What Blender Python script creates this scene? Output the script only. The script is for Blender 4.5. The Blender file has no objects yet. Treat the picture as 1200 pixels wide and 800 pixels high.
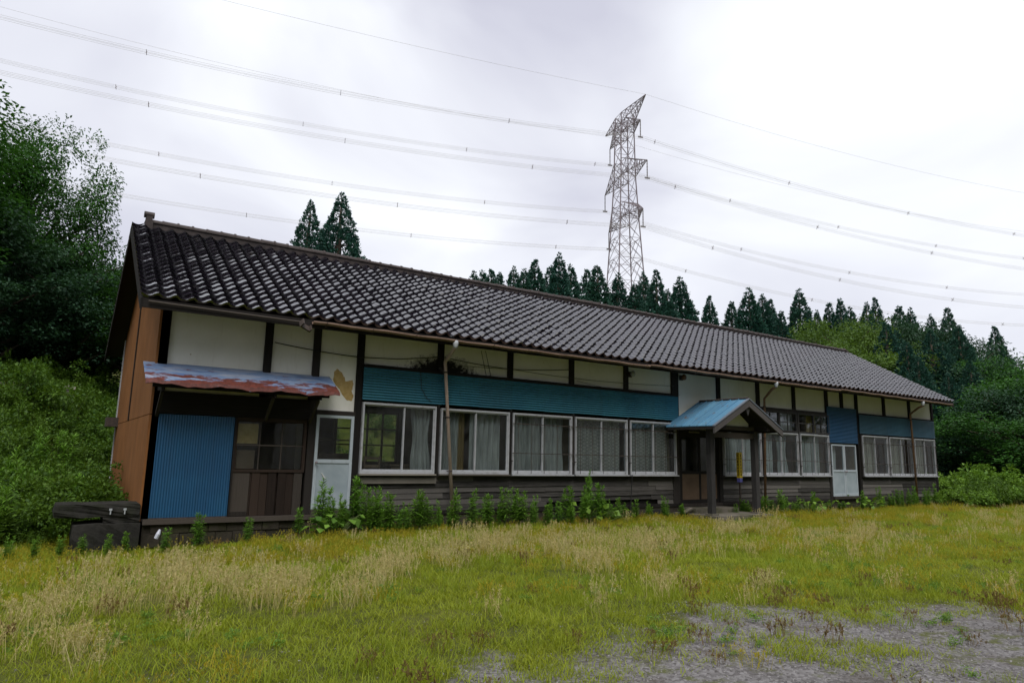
import bpy, math, random
import numpy as np
from mathutils import Matrix, Vector

# ------------------------------------------------------------------ camera, sky, sun, exposure
scene = bpy.context.scene
COL = scene.collection
YAW, PITCH, ROLL = map(math.radians, (-33.827, 9.598, 1.241))
CAM = np.array([-1.409, -12.936, 1.487])
FPX = 796.662                                  # focal length in units of a 1200 px wide frame (24 mm lens)
_fw = np.array([-math.sin(YAW)*math.cos(PITCH), math.cos(YAW)*math.cos(PITCH), math.sin(PITCH)])
_rt0 = np.array([math.cos(YAW), math.sin(YAW), 0.0]); _up0 = np.cross(_rt0, _fw)
_rt = _rt0*math.cos(ROLL) + _up0*math.sin(ROLL); _up = np.cross(_rt, _fw)
cam_d = bpy.data.cameras.new('camera'); cam = bpy.data.objects.new('camera', cam_d); COL.objects.link(cam)
cam_d.sensor_width = 36; cam_d.lens = FPX/1200*36; cam_d.clip_start = .05; cam_d.clip_end = 3000
cam.matrix_world = Matrix(((_rt[0], _up[0], -_fw[0], CAM[0]), (_rt[1], _up[1], -_fw[1], CAM[1]),
                           (_rt[2], _up[2], -_fw[2], CAM[2]), (0, 0, 0, 1)))
scene.camera = cam

SUN_EL, SUN_AZ = 57, 205                       # elevation; azimuth clockwise from +Y (in front of the facade, a little left)
w = bpy.data.worlds.new('World'); scene.world = w; w.use_nodes = True
nt = w.node_tree; nt.nodes.clear()
def wn(t, **k):
    n = nt.nodes.new(t)
    for a, b in k.items(): setattr(n, a, b)
    return n
out = wn('ShaderNodeOutputWorld'); bg = wn('ShaderNodeBackground')
sky = wn('ShaderNodeTexSky'); sky.sky_type = 'NISHITA'; sky.sun_disc = False
sky.sun_elevation = math.radians(SUN_EL); sky.sun_rotation = math.radians(SUN_AZ)
tc = wn('ShaderNodeTexCoord'); mp = wn('ShaderNodeMapping'); mp.inputs['Scale'].default_value = (1, 1, 1.9)
mp.inputs['Location'].default_value = (3.1, 1.7, .4)
ns = wn('ShaderNodeTexNoise'); ns.inputs['Scale'].default_value = 1.9; ns.inputs['Detail'].default_value = 5
ns.inputs['Roughness'].default_value = .45; ns.inputs['Distortion'].default_value = .5
cr = wn('ShaderNodeValToRGB')
cr.color_ramp.elements[0].position = .34; cr.color_ramp.elements[0].color = (.385, .388, .45, 1)
cr.color_ramp.elements[1].position = .70; cr.color_ramp.elements[1].color = (.645, .66, .685, 1)
sc = wn('ShaderNodeVectorMath', operation='SCALE'); sc.inputs['Scale'].default_value = 10.0    # cloud deck in sky units
mx = wn('ShaderNodeMix', data_type='RGBA'); mx.inputs[0].default_value = .95
L = nt.links.new
L(tc.outputs['Generated'], mp.inputs[0]); L(mp.outputs[0], ns.inputs['Vector']); L(ns.outputs['Fac'], cr.inputs[0])
thin = wn('ShaderNodeVectorMath', operation='DOT_PRODUCT'); _sd = _fw + _rt*(985-600)/FPX + _up*(400-60)/FPX; thin.inputs[1].default_value = tuple(_sd/np.linalg.norm(_sd))
tr_ = wn('ShaderNodeMapRange', interpolation_type='SMOOTHSTEP'); tr_.inputs['From Min'].default_value = .955; tr_.inputs['From Max'].default_value = 1.0
tm = wn('ShaderNodeMath', operation='MULTIPLY'); mg = wn('ShaderNodeMix', data_type='RGBA'); mg.inputs[7].default_value = (.68, .70, .715, 1)
L(tc.outputs['Generated'], thin.inputs[0]); L(thin.outputs['Value'], tr_.inputs['Value']); L(tr_.outputs[0], tm.inputs[0]); L(ns.outputs['Fac'], tm.inputs[1]); tm.use_clamp = True
L(tm.outputs[0], mg.inputs[0]); L(cr.outputs[0], mg.inputs[6]); L(mg.outputs[2], sc.inputs[0]); L(sky.outputs[0], mx.inputs[6]); L(sc.outputs[0], mx.inputs[7])
L(mx.outputs[2], bg.inputs['Color']); bg.inputs['Strength'].default_value = .1; L(bg.outputs[0], out.inputs[0])

sun_d = bpy.data.lights.new('sun', 'SUN'); sun_d.energy = 1.5; sun_d.angle = math.radians(35); sun_d.color = (1, .965, .91)
sun = bpy.data.objects.new('sun', sun_d); COL.objects.link(sun)
_e, _a = math.radians(SUN_EL), math.radians(SUN_AZ)
sun.rotation_euler = Vector((-math.sin(_a)*math.cos(_e), -math.cos(_a)*math.cos(_e), -math.sin(_e))).to_track_quat('-Z', 'Y').to_euler()
sun.location = (0, -20, 30)
vs = scene.view_settings; vs.view_transform = 'Standard'; vs.look = 'None'; vs.exposure = .8; vs.gamma = 1; vs.use_curve_mapping = False

# ------------------------------------------------------------------ measuring helpers (photo points on known planes)
def ray(u, v): return _fw + _rt*(u-600)/FPX + _up*(400-v)/FPX
def on_y(u, v, y): d = ray(u, v); return CAM + d*(y-CAM[1])/d[1]
def at_dist(u, v, D): d = ray(u, v); return CAM + d*D/math.hypot(d[0], d[1])

# ------------------------------------------------------------------ mesh helpers
rng = np.random.default_rng(7); random.seed(7)
class MB:
    """collects vertices and faces of ONE part"""
    def __init__(s): s.v = []; s.f = []; s.smooth = False
    def quad(s, a, b, c, d):
        n = len(s.v); s.v += [tuple(a), tuple(b), tuple(c), tuple(d)]; s.f.append((n, n+1, n+2, n+3)); return s
    def box(s, x0, x1, y0, y1, z0, z1):
        n = len(s.v)
        s.v += [(x0,y0,z0),(x1,y0,z0),(x1,y1,z0),(x0,y1,z0),(x0,y0,z1),(x1,y0,z1),(x1,y1,z1),(x0,y1,z1)]
        s.f += [tuple(n+i for i in q) for q in ((0,3,2,1),(4,5,6,7),(0,1,5,4),(1,2,6,5),(2,3,7,6),(3,0,4,7))]
        return s
    def bar(s, p, q, w, h=None, up=(0,0,1)):
        """square bar from p to q"""
        h = h or w; p = Vector(p); q = Vector(q); d = (q-p).normalized(); u = Vector(up)
        if abs(d.dot(u)) > .98: u = Vector((1,0,0))
        a = d.cross(u).normalized(); b = a.cross(d)
        n = len(s.v)
        for c in (p, q):
            for i, j in ((-1,-1),(1,-1),(1,1),(-1,1)): s.v.append(tuple(c+a*i*w/2+b*j*h/2))
        s.f += [tuple(n+i for i in t) for t in ((3,2,1,0),(4,5,6,7),(0,1,5,4),(1,2,6,5),(2,3,7,6),(3,0,4,7))]
        return s
    def tube(s, pts, r, n=8, cap=True):
        pts = [Vector(p) for p in pts]; rr = r if hasattr(r, '__len__') else [r]*len(pts)
        base = len(s.v); ref = None
        for i, p in enumerate(pts):
            d = (pts[min(i+1, len(pts)-1)]-pts[max(i-1, 0)]).normalized()
            if ref is None: ref = d.cross(Vector((0,0,1)) if abs(d.z) < .9 else Vector((1,0,0))).normalized()
            ref = (ref - d*ref.dot(d)).normalized(); b = d.cross(ref)
            for k in range(n):
                a = 2*math.pi*k/n; s.v.append(tuple(p + (ref*math.cos(a)+b*math.sin(a))*rr[i]))
        for i in range(len(pts)-1):
            for k in range(n):
                a = base+i*n+k; c = base+i*n+(k+1) % n; s.f.append((a, c, c+n, a+n))
        if cap:
            s.f.append(tuple(base+k for k in range(n))[::-1]); m = base+(len(pts)-1)*n
            s.f.append(tuple(m+k for k in range(n)))
        return s
    def prism(s, poly, axis, t0, t1):
        """polygon (2-D) extruded along axis 0,1,2 from t0 to t1"""
        n = len(s.v); k = len(poly)
        def P(a, b, t): return [(t,a,b),(a,t,b),(a,b,t)][axis]
        for t in (t0, t1): s.v += [P(a, b, t) for a, b in poly]
        s.f.append(tuple(range(n, n+k))); s.f.append(tuple(range(n+2*k-1, n+k-1, -1)))
        for i in range(k):
            j = (i+1) % k; s.f.append((n+i, n+k+i, n+k+j, n+j))
        return s
    def mesh(s, name, mat):
        me = bpy.data.meshes.new(name); me.from_pydata(s.v, [], s.f); me.validate()
        import bmesh as _b
        bm = _b.new(); bm.from_mesh(me); _b.ops.recalc_face_normals(bm, faces=bm.faces); bm.to_mesh(me); bm.free()
        if s.smooth:
            me.polygons.foreach_set('use_smooth', [True]*len(me.polygons))
        if mat: me.materials.append(mat)
        return me
    def build(s, name, mat, parent=None, loc=None):
        o = bpy.data.objects.new(name, s.mesh(name, mat)); COL.objects.link(o)
        if parent: o.parent = parent
        if loc: o.location = loc
        return o
def np_mesh(name, V, F, mat, smooth=False, attr=None):
    """fast mesh from arrays; F is (n,3) or (n,4)"""
    me = bpy.data.meshes.new(name); k = F.shape[1]
    me.vertices.add(len(V)); me.vertices.foreach_set('co', np.ascontiguousarray(V, dtype=np.float32).ravel())
    me.loops.add(F.size); me.loops.foreach_set('vertex_index', np.ascontiguousarray(F, dtype=np.int32).ravel())
    me.polygons.add(len(F)); me.polygons.foreach_set('loop_start', np.arange(0, F.size, k, dtype=np.int32))
    me.update(calc_edges=True)
    if smooth: me.polygons.foreach_set('use_smooth', np.ones(len(F), dtype=bool))
    for an, (dom, arr) in (attr or {}).items():
        a = me.attributes.new(an, 'FLOAT', dom); a.data.foreach_set('value', np.ascontiguousarray(arr, dtype=np.float32))
    if mat: me.materials.append(mat)
    return me
def add(name, me, parent=None, loc=None, rz=None, scale=None):
    o = bpy.data.objects.new(name, me); COL.objects.link(o)
    if parent: o.parent = parent
    if loc is not None: o.location = tuple(float(c) for c in loc)
    if rz is not None: o.rotation_euler = (0, 0, rz)
    if scale is not None: o.scale = scale if hasattr(scale, '__len__') else (scale,)*3
    return o
def tag(o, label=None, cat=None, group=None, kind=None):
    for k, v in (('label', label), ('category', cat), ('group', group), ('kind', kind)):
        if v: o[k] = v
    return o
def empty(name, loc=(0,0,0), rz=0, scale=1):
    o = bpy.data.objects.new(name, None); COL.objects.link(o); o.location = tuple(float(c) for c in loc); o.rotation_euler = (0, 0, rz)
    o.scale = scale if hasattr(scale, '__len__') else (scale,)*3
    o.empty_display_size = .2
    return o

# ------------------------------------------------------------------ material helpers
def rgb(*c): return (*c, 1)
class Mat:
    def __init__(s, name):
        s.m = bpy.data.materials.new(name); s.m.use_nodes = True; s.t = s.m.node_tree; s.t.nodes.clear()
        s.out = s.n('ShaderNodeOutputMaterial')
    def n(s, t, ins=None, **k):
        x = s.t.nodes.new(t)
        for a, b in k.items(): setattr(x, a, b)
        for a, b in (ins or {}).items():
            if hasattr(b, 'is_output'): s.t.links.new(b, x.inputs[a])
            else: x.inputs[a].default_value = b
        return x
    def coord(s, kind='Object', scale=(1,1,1), loc=(0,0,0)):
        c = s.n('ShaderNodeTexCoord').outputs[kind]
        return s.n('ShaderNodeMapping', {'Vector': c, 'Scale': scale, 'Location': loc}).outputs[0]
    def noise(s, vec, scale, detail=4, rough=.55, dist=0):
        return s.n('ShaderNodeTexNoise', {'Vector': vec, 'Scale': scale, 'Detail': detail, 'Roughness': rough, 'Distortion': dist}).outputs['Fac']
    def ramp(s, fac, *stops):
        r = s.n('ShaderNodeValToRGB', {'Fac': fac}); e = r.color_ramp.elements
        while len(e) < len(stops): e.new(.5)
        for i, (p, c) in enumerate(stops):
            e[i].position = p; e[i].color = c if hasattr(c, '__len__') else (c, c, c, 1)
        return r.outputs[0]
    def mix(s, fac, a, b, mode='MIX'):
        x = s.n('ShaderNodeMix', data_type='RGBA', blend_type=mode)
        for i, v in ((0, fac), (6, a), (7, b)):
            if hasattr(v, 'is_output'): s.t.links.new(v, x.inputs[i])
            else: x.inputs[i].default_value = v
        return x.outputs[2]
    def math(s, op, a, b=0.0):
        x = s.n('ShaderNodeMath', operation=op)
        for i, v in ((0, a), (1, b)):
            if hasattr(v, 'is_output'): s.t.links.new(v, x.inputs[i])
            else: x.inputs[i].default_value = v
        return x.outputs[0]
    def bsdf(s, col, rough=.7, bump=None, bstr=.3, bdist=.01, spec=.3, metal=0, **k):
        ins = {'Base Color': col, 'Roughness': rough, 'Specular IOR Level': spec, 'Metallic': metal}; ins.update(k)
        if bump is not None:
            ins['Normal'] = s.n('ShaderNodeBump', {'Height': bump, 'Strength': bstr, 'Distance': bdist}).outputs[0]
        b = s.n('ShaderNodeBsdfPrincipled', ins); s.t.links.new(b.outputs[0], s.out.inputs[0]); return s.m
    def surf(s, sh): s.t.links.new(sh, s.out.inputs[0]); return s.m

MT = {}
def wood(name, c1, c2, axis, rough=.8, dirt=None):
    """weathered timber with grain along axis and a little difference from board to board"""
    m = Mat(name); sc_ = [14, 14, 14]; sc_[axis] = .7
    g = m.noise(m.coord('Object', sc_), 3.2, 6, .65, .4); b = m.noise(m.coord('Object', (1,1,1)), 1.3, 4)
    rnd = m.n('ShaderNodeObjectInfo').outputs['Random']
    col = m.ramp(g, (.28, rgb(*c1)), (.72, rgb(*c2)))
    col = m.mix(m.math('MULTIPLY', b, .7), col, rgb(*[c*.45 for c in c1]))
    col = m.mix(m.math('MULTIPLY', m.math('POWER', rnd, 2.0), .75), col, rgb(*[min(1, c*1.7) for c in c2]))
    if dirt:
        col = m.mix(m.ramp(m.noise(m.coord('Object'), 2.6, 5, .7), (.5, 0), (.68, 1)), col, rgb(*dirt))
    return m.bsdf(col, rough, g, .5, .006, .2)
MT['beam'] = wood('dark_timber', (.008, .007, .0065), (.022, .019, .017), 2)
MT['beam_x'] = wood('dark_timber_along', (.008, .007, .0065), (.024, .020, .018), 0)
MT['board'] = wood('weathered_board', (.006, .0056, .0053), (.095, .088, .081), 0)
MT['plank'] = wood('weathered_plank', (.016, .0135, .0115), (.055, .046, .039), 2)
MT['plank_red'] = wood('reddish_plank', (.012, .0078, .006), (.030, .020, .015), 2)
MT['grey_post'] = wood('grey_post', (.020, .019, .019), (.075, .071, .07), 2)
MT['grey_beam'] = wood('grey_bargeboard', (.018, .016, .016), (.06, .055, .053), 1)
MT['lightwood'] = wood('bleached_board', (.09, .08, .07), (.22, .20, .17), 0)
MT['int_wood'] = wood('indoor_timber', (.10, .07, .045), (.2, .14, .09), 2)

def plaster():
    m = Mat('plaster'); p = m.coord('Object')
    a = m.noise(p, 1.1, 5, .6); b = m.noise(m.coord('Object', (9, 9, 1.0)), 1.6, 5, .65); c = m.noise(p, 9, 4)
    col = m.ramp(a, (.3, rgb(.72, .71, .64)), (.7, rgb(.84, .83, .775)))
    col = m.mix(m.ramp(b, (.58, 0), (.9, .4)), col, rgb(.42, .385, .27))       # run marks
    col = m.mix(m.ramp(c, (.70, 0), (.74, .8)), col, rgb(.34, .28, .16))         # small flaked spots
    # soot round the beam end over the first windows
    geo = m.coord('Object')
    d = m.n('ShaderNodeVectorMath', {0: geo, 1: (5.52, .13, 3.20)}, operation='SUBTRACT').outputs[0]
    d = m.n('ShaderNodeVectorMath', {0: d, 1: (.95, 0, 2.1)}, operation='MULTIPLY').outputs[0]
    ln = m.n('ShaderNodeVectorMath', {0: d}, operation='LENGTH').outputs['Value']
    ln = m.math('ADD', ln, m.math('MULTIPLY', m.math('SUBTRACT', m.noise(p, 14, 6, .7), .5), 1.1))
    col = m.mix(m.ramp(ln, (.58, 1), (.95, 0)), col, rgb(.02, .019, .018))
    return m.bsdf(col, .9, m.noise(p, 60, 3), .25, .004, .15)
MT['plaster'] = plaster()
m = Mat('bare_render'); MT['render'] = m.bsdf(m.ramp(m.noise(m.coord('Object'), 12, 5), (.3, rgb(.40, .27, .10)), (.7, rgb(.52, .38, .17))), .95, m.noise(m.coord('Object'), 40), .4, .005, .1)
m = Mat('dull_plaster'); MT['plaster_dull'] = m.bsdf(m.ramp(m.noise(m.coord('Object'), 3, 5), (.3, rgb(.42, .38, .20)), (.7, rgb(.55, .51, .33))), .9)

def painted(name, c1, c2, rust=None, lo=.6, hi=.7, rough=.5, stain=.35, spec=.35):
    m = Mat(name); p = m.coord('Object'); a = m.noise(p, 1.4, 5, .6); b = m.noise(m.coord('Object', (7, 7, .8)), 2, 5, .65)
    col = m.ramp(a, (.3, rgb(*c1)), (.7, rgb(*c2)))
    col = m.mix(m.math('MULTIPLY', m.ramp(b, (.45, 0), (.8, 1)), stain), col, rgb(*[c*.35+.012 for c in c1]))
    col = m.mix(m.ramp(m.noise(p, 34, 3), (.70, 0), (.76, .7)), col, rgb(.05, .03, .02))
    rnd = m.n('ShaderNodeObjectInfo').outputs['Random']
    col = m.mix(m.math('MULTIPLY', rnd, .4), col, rgb(*[c*.6+.02 for c in c1]))
    if rust is not None:
        r = m.noise(m.coord('Object', (1.2, 3.2, 3.2)), 2.2, 7, .66, .3)
        col = m.mix(m.ramp(r, (lo, 0), (hi, 1)), col, m.ramp(m.noise(p, 16, 4), (.3, rgb(*[c*.55 for c in rust])), (.7, rgb(*rust))))
    return m.bsdf(col, rough, m.noise(p, 30, 4), .12, .003, spec)
MT['blue_siding'] = painted('blue_green_siding', (.022, .115, .175), (.036, .165, .225), (.12, .08, .045), .69, .78)
MT['blue_siding2'] = painted('slate_blue_siding', (.040, .105, .165), (.060, .15, .21), (.10, .08, .06), .70, .8)
MT['blue_deep'] = painted('deep_blue_siding', (.018, .075, .17), (.03, .11, .22), (.10, .08, .06), .72, .8)
MT['blue_door'] = painted('blue_shutter', (.006, .065, .16), (.011, .10, .215), (.05, .05, .05), .72, .8)
MT['porch_blue'] = painted('porch_roof_blue', (.075, .20, .33), (.12, .27, .39), (.17, .11, .085), .60, .67, .42, .25)
def canopy_mat():
    m = Mat('flaking_canopy'); p = m.coord('Object'); a = m.noise(m.coord('Object', (1, 4, 4)), 2.2, 6, .65)
    col = m.ramp(a, (.3, rgb(.06, .12, .27)), (.5, rgb(.15, .22, .35)), (.72, rgb(.30, .31, .36)))
    z = m.n('ShaderNodeSeparateXYZ', {0: p}).outputs['Z']
    r = m.math('ADD', m.noise(m.coord('Object', (1.0, 2.4, 2.4)), 2.6, 7, .68, .4), m.math('MULTIPLY', m.math('SUBTRACT', 2.70, z), .75))
    col = m.mix(m.ramp(r, (.455, 0), (.52, 1)), col, m.ramp(m.noise(p, 16, 5, .7), (.3, rgb(.05, .016, .012)), (.7, rgb(.165, .042, .03))))
    return m.bsdf(col, .5, a, .15, .004, .35)
MT['canopy'] = canopy_mat()
MT['gable'] = painted('orange_brown_panel', (.19, .078, .024), (.27, .115, .04), (.11, .045, .02), .70, .80, .75, .6, .15)
m = Mat('aluminium_frame'); p = m.coord('Object')
MT['alu'] = m.bsdf(m.mix(m.ramp(m.noise(p, 6, 5, .7), (.5, 0), (.8, .7)), rgb(.40, .41, .435), rgb(.15, .14, .115)), .45, spec=.4, metal=.15)
m = Mat('white_door'); MT['white'] = m.bsdf(m.mix(m.ramp(m.noise(m.coord('Object', (5,5,1.2)), 3, 5, .7), (.5, 0), (.85, .6)), rgb(.38, .43, .47), rgb(.16, .17, .165)), .5)
m = Mat('door_sheet'); MT['sheet'] = m.bsdf(m.ramp(m.noise(m.coord('Object'), 2, 5), (.3, rgb(.24, .29, .32)), (.7, rgb(.34, .39, .425))), .5)
m = Mat('tan_board'); MT['tan'] = m.bsdf(m.ramp(m.noise(m.coord('Object'), 3, 5), (.3, rgb(.09, .058, .036)), (.7, rgb(.14, .094, .06))), .7)
m = Mat('iron'); MT['iron'] = m.bsdf(m.ramp(m.noise(m.coord('Object'), 20, 4), (.3, rgb(.03, .026, .024)), (.7, rgb(.075, .055, .045))), .7)
m = Mat('gutter_brown'); MT['gutter'] = m.bsdf(m.ramp(m.noise(m.coord('Object', (2,8,8)), 2, 5, .7), (.3, rgb(.12, .075, .052)), (.7, rgb(.25, .17, .125))), .55)
m = Mat('pipe_beige'); MT['pipe'] = m.bsdf(m.ramp(m.noise(m.coord('Object', (8,8,2)), 2, 5, .7), (.3, rgb(.34, .25, .21)), (.7, rgb(.52, .41, .36))), .5)
m = Mat('pipe_red'); MT['pipe_red'] = m.bsdf(m.ramp(m.noise(m.coord('Object', (8,8,2)), 2, 5, .7), (.3, rgb(.13, .07, .055)), (.7, rgb(.23, .135, .068))), .5)
m = Mat('grey_plastic'); MT['greyp'] = m.bsdf(rgb(.36, .38, .40), .5)
m = Mat('verge_metal'); MT['verge'] = m.bsdf(rgb(.13, .15, .18), .4)
m = Mat('cable'); MT['cable'] = m.bsdf(rgb(.02, .02, .021), .6)
def concrete(name, a, b, mossy):
    m = Mat(name); p = m.coord('Object'); n1 = m.noise(p, 3, 7, .7)
    col = m.ramp(n1, (.3, rgb(*a)), (.7, rgb(*b)))
    col = m.mix(m.ramp(m.noise(p, 1.7, 6, .7), (.48, 0), (.66, 1)), col, rgb(*mossy))
    return m.bsdf(col, .92, m.noise(p, 22, 6, .7), .8, .012, .15)
MT['found'] = concrete('old_foundation', (.022, .019, .015), (.06, .052, .04), (.035, .04, .014))
MT['step'] = concrete('step_concrete', (.10, .09, .075), (.19, .17, .14), (.06, .065, .025))
MT['block'] = concrete('black_stained_concrete', (.010, .010, .009), (.040, .038, .034), (.016, .019, .010))
def tile_mat():
    m = Mat('glazed_roof_tile'); p = m.coord('Object'); r = m.n('ShaderNodeObjectInfo').outputs['Random']
    g = m.n('ShaderNodeNewGeometry').outputs['Position']
    c = m.ramp(m.noise(g, 1.1, 5, .7), (.3, rgb(.005, .004, .007)), (.7, rgb(.014, .011, .016)))
    c = m.mix(m.ramp(m.noise(g, 7, 4), (.66, 0), (.78, .5)), c, rgb(.05, .036, .03))
    c = m.mix(m.ramp(m.noise(g, 1.7, 7, .75), (.60, 0), (.70, .6)), c, rgb(.055, .052, .038))
    ro = m.math('ADD', m.math('MULTIPLY', m.noise(g, 2.3, 5, .7), .22), .0)
    return m.bsdf(c, ro, m.noise(g, 25, 3), .08, .004, .55, IOR=2.15)
MT['tile'] = tile_mat()
m = Mat('ridge_clay'); MT['ridge'] = m.bsdf(m.ramp(m.noise(m.coord('Object'), 5, 5, .7), (.3, rgb(.022, .017, .016)), (.7, rgb(.06, .046, .042))), .6, spec=.3)
def glass():
    m = Mat('old_glass'); p = m.coord('Object')
    nrm = m.n('ShaderNodeBump', {'Height': m.noise(p, 2.2, 2), 'Strength': .06, 'Distance': .02}).outputs[0]
    bf = m.n('ShaderNodeNewGeometry').outputs['Backfacing']                # leaving the pane behaves like entering it
    fr = m.n('ShaderNodeFresnel', {'IOR': m.math('SUBTRACT', 1.5, m.math('MULTIPLY', bf, .8333)), 'Normal': nrm}).outputs[0]
    tr = m.n('ShaderNodeBsdfTransparent', {'Color': rgb(.80, .84, .84)}).outputs[0]
    gl = m.n('ShaderNodeBsdfGlossy', {'Color': rgb(.95, .97, 1), 'Roughness': .03, 'Normal': nrm}).outputs[0]
    di = m.n('ShaderNodeBsdfDiffuse', {'Color': rgb(.30, .29, .25)}).outputs[0]
    a = m.n('ShaderNodeMixShader', {0: fr, 1: tr, 2: gl}).outputs[0]
    d = m.ramp(m.noise(p, 2.4, 6, .7), (.4, .004), (.85, .05))
    return m.surf(m.n('ShaderNodeMixShader', {0: d, 1: a, 2: di}).outputs[0])
MT['glass'] = glass()
def cloth(name, c1, c2, tl=.35, check=0):
    m = Mat(name); p = m.coord('Object')
    col = m.ramp(m.noise(m.coord('Object', (6, 6, .8)), 2, 4), (.3, rgb(*c1)), (.7, rgb(*c2)))
    if check:
        ck = m.n('ShaderNodeTexWave', {'Vector': m.coord('Object', (1, 0, 1)), 'Scale': 7.0}, bands_direction='DIAGONAL').outputs['Fac']
        ck2 = m.n('ShaderNodeTexWave', {'Vector': m.coord('Object', (-1, 0, 1)), 'Scale': 7.0}, bands_direction='DIAGONAL').outputs['Fac']
        col = m.mix(m.ramp(m.math('MAXIMUM', ck, ck2), (.55, 0), (.8, check)), col, rgb(*[c*.4 for c in c1]))
    a = m.n('ShaderNodeBsdfDiffuse', {'Color': col}).outputs[0]; b = m.n('ShaderNodeBsdfTranslucent', {'Color': col}).outputs[0]
    return m.surf(m.n('ShaderNodeMixShader', {0: tl, 1: a, 2: b}).outputs[0])
MT['curtain'] = cloth('faded_curtain', (.22, .225, .225), (.46, .465, .455), .12)
MT['curtain_check'] = cloth('lace_curtain', (.28, .275, .265), (.44, .435, .41), .12, .45)
MT['curtain_white'] = cloth('white_curtain', (.36, .38, .39), (.60, .62, .62), .12)
MT['curtain_brown'] = cloth('brown_curtain', (.30, .28, .24), (.50, .47, .41), .12)
MT['curtain_tan'] = cloth('tan_curtain', (.22, .15, .07), (.33, .24, .12))
MT['curtain_yellow'] = cloth('yellow_curtain', (.44, .31, .05), (.58, .42, .09))
m = Mat('room_wall'); MT['room'] = m.bsdf(m.ramp(m.noise(m.coord('Object'), 2, 4), (.3, rgb(.16, .14, .068)), (.7, rgb(.24, .21, .17))), .9)
m = Mat('room_floor'); MT['roomfloor'] = m.bsdf(m.ramp(m.noise(m.coord('Object', (.4, 4, 1)), 3, 4), (.3, rgb(.06, .04, .028)), (.7, rgb(.11, .08, .055))), .7)
m = Mat('galvanised_steel'); MT['steel'] = m.bsdf(m.ramp(m.noise(m.coord('Object'), .4, 3), (.3, rgb(.17, .14, .155)), (.7, rgb(.25, .21, .225))), .65)
m = Mat('porcelain'); MT['porc'] = m.bsdf(rgb(.16, .145, .14), .35)
m = Mat('conductor'); MT['wire'] = m.bsdf(rgb(.62, .60, .58), .5)

def foliage(name, dark, light, tl=.3, rough=.55, spec=.25):
    """leaf colour differs from leaf to leaf (face attribute) and from plant to plant"""
    m = Mat(name); a = m.n('ShaderNodeAttribute', attribute_name='tint').outputs['Fac']
    r = m.n('ShaderNodeObjectInfo').outputs['Random']
    col = m.ramp(a, (.0, rgb(*dark)), (1, rgb(*light)))
    col = m.mix(m.math('MULTIPLY', r, .35), col, rgb(light[0]*1.15, light[1]*.95, light[2]*.8))
    b = m.n('ShaderNodeBsdfPrincipled', {'Base Color': col, 'Roughness': rough, 'Specular IOR Level': spec}).outputs[0]
    t = m.n('ShaderNodeBsdfTranslucent', {'Color': m.mix(.5, col, rgb(light[0]*1.3, light[1]*1.2, light[2]*.5))}).outputs[0]
    return m.surf(m.n('ShaderNodeMixShader', {0: tl, 1: b, 2: t}).outputs[0])
MT['leaf_broad'] = foliage('broad_leaves', (.010, .046, .011), (.050, .155, .022))
MT['leaf_light'] = foliage('light_broad_leaves', (.030, .075, .014), (.095, .175, .028))
MT['leaf_blue'] = foliage('dark_broad_leaves', (.010, .038, .022), (.032, .085, .040))
MT['needle'] = foliage('hazed_cedar_needles', (.009, .043, .036), (.030, .100, .070), .15)  # slight distance haze is put into this bluish needle colour
MT['weed'] = foliage('weed_leaves', (.045, .125, .014), (.14, .30, .032))
MT['shrub'] = foliage('shrub_leaves', (.055, .135, .018), (.18, .33, .045))
MT['under'] = foliage('undergrowth_leaves', (.020, .066, .009), (.095, .185, .020))
MT['g_green'] = foliage('grass_green', (.115, .175, .010), (.26, .34, .024), .38)
MT['g_short'] = foliage('grass_short', (.14, .20, .011), (.31, .37, .024), .38)
MT['g_straw'] = foliage('grass_straw', (.34, .30, .12), (.60, .54, .28), .35)
MT['g_gold'] = foliage('grass_gold', (.23, .205, .014), (.43, .385, .034), .38)
MT['g_brown'] = foliage('grass_brown', (.10, .065, .028), (.20, .14, .05), .2)
m = Mat('bark'); MT['bark'] = m.bsdf(m.ramp(m.noise(m.coord('Object', (8,8,1.2)), 2, 5, .7), (.3, rgb(.035, .027, .021)), (.7, rgb(.11, .09, .07))), .9, m.noise(m.coord('Object', (8,8,1.2)), 3, 5), .8, .03, .1)
m = Mat('stem'); MT['stem'] = m.bsdf(rgb(.07, .10, .025), .7)

# ------------------------------------------------------------------ the ground
def sm(t): t = np.clip(t, 0, 1); return t*t*(3-2*t)
def lump(x, y): return .05*np.sin(x*1.3+np.sin(y*.9))*np.cos(y*1.1+.5*np.sin(x*.7)) + .03*np.sin(x*3.1+y*2.3)
def height(x, y):
    x = np.asarray(x, float); y = np.asarray(y, float)
    st = np.interp(x, [-2, 1.5, 27, 34, 60], [4.6, 9.2, 9.2, 8, 8])
    t = y-st
    bank = np.interp(x, [1, 30, 45], [2.7, 3.0, 2.0])*sm(t/9.0) + .105*np.maximum(t-6, 0)*np.interp(x, [30, 80], [1, .55])
    far = sm((y-2)/5)*.3*np.sin(x*.35+y*.21)
    l2 = -.15*sm((3.4-x)/3.0)*sm((y+5)/4)*sm((3.5-y)/3.5)
    inb = (x > -.6) & (x < 27.8) & (y > -.5) & (y < 8)
    z = bank + far*(t > 0) + np.where(inb, 0, lump(x, y)*.5) + l2
    z = z + 7*sm((-y-27)/22)                     # unseen wooded bank added across the field to darken the window reflections
    return np.where(y > 130, z*1.0, z)
YL = ([-30, -4, 0, 1.2, 2.6, 4.2, 5.9, 7.1, 10, 40], [-12, -10.6, -9.7, -8.9, -8.1, -8.25, -8.5, -9.5, -11, -14])
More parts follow.
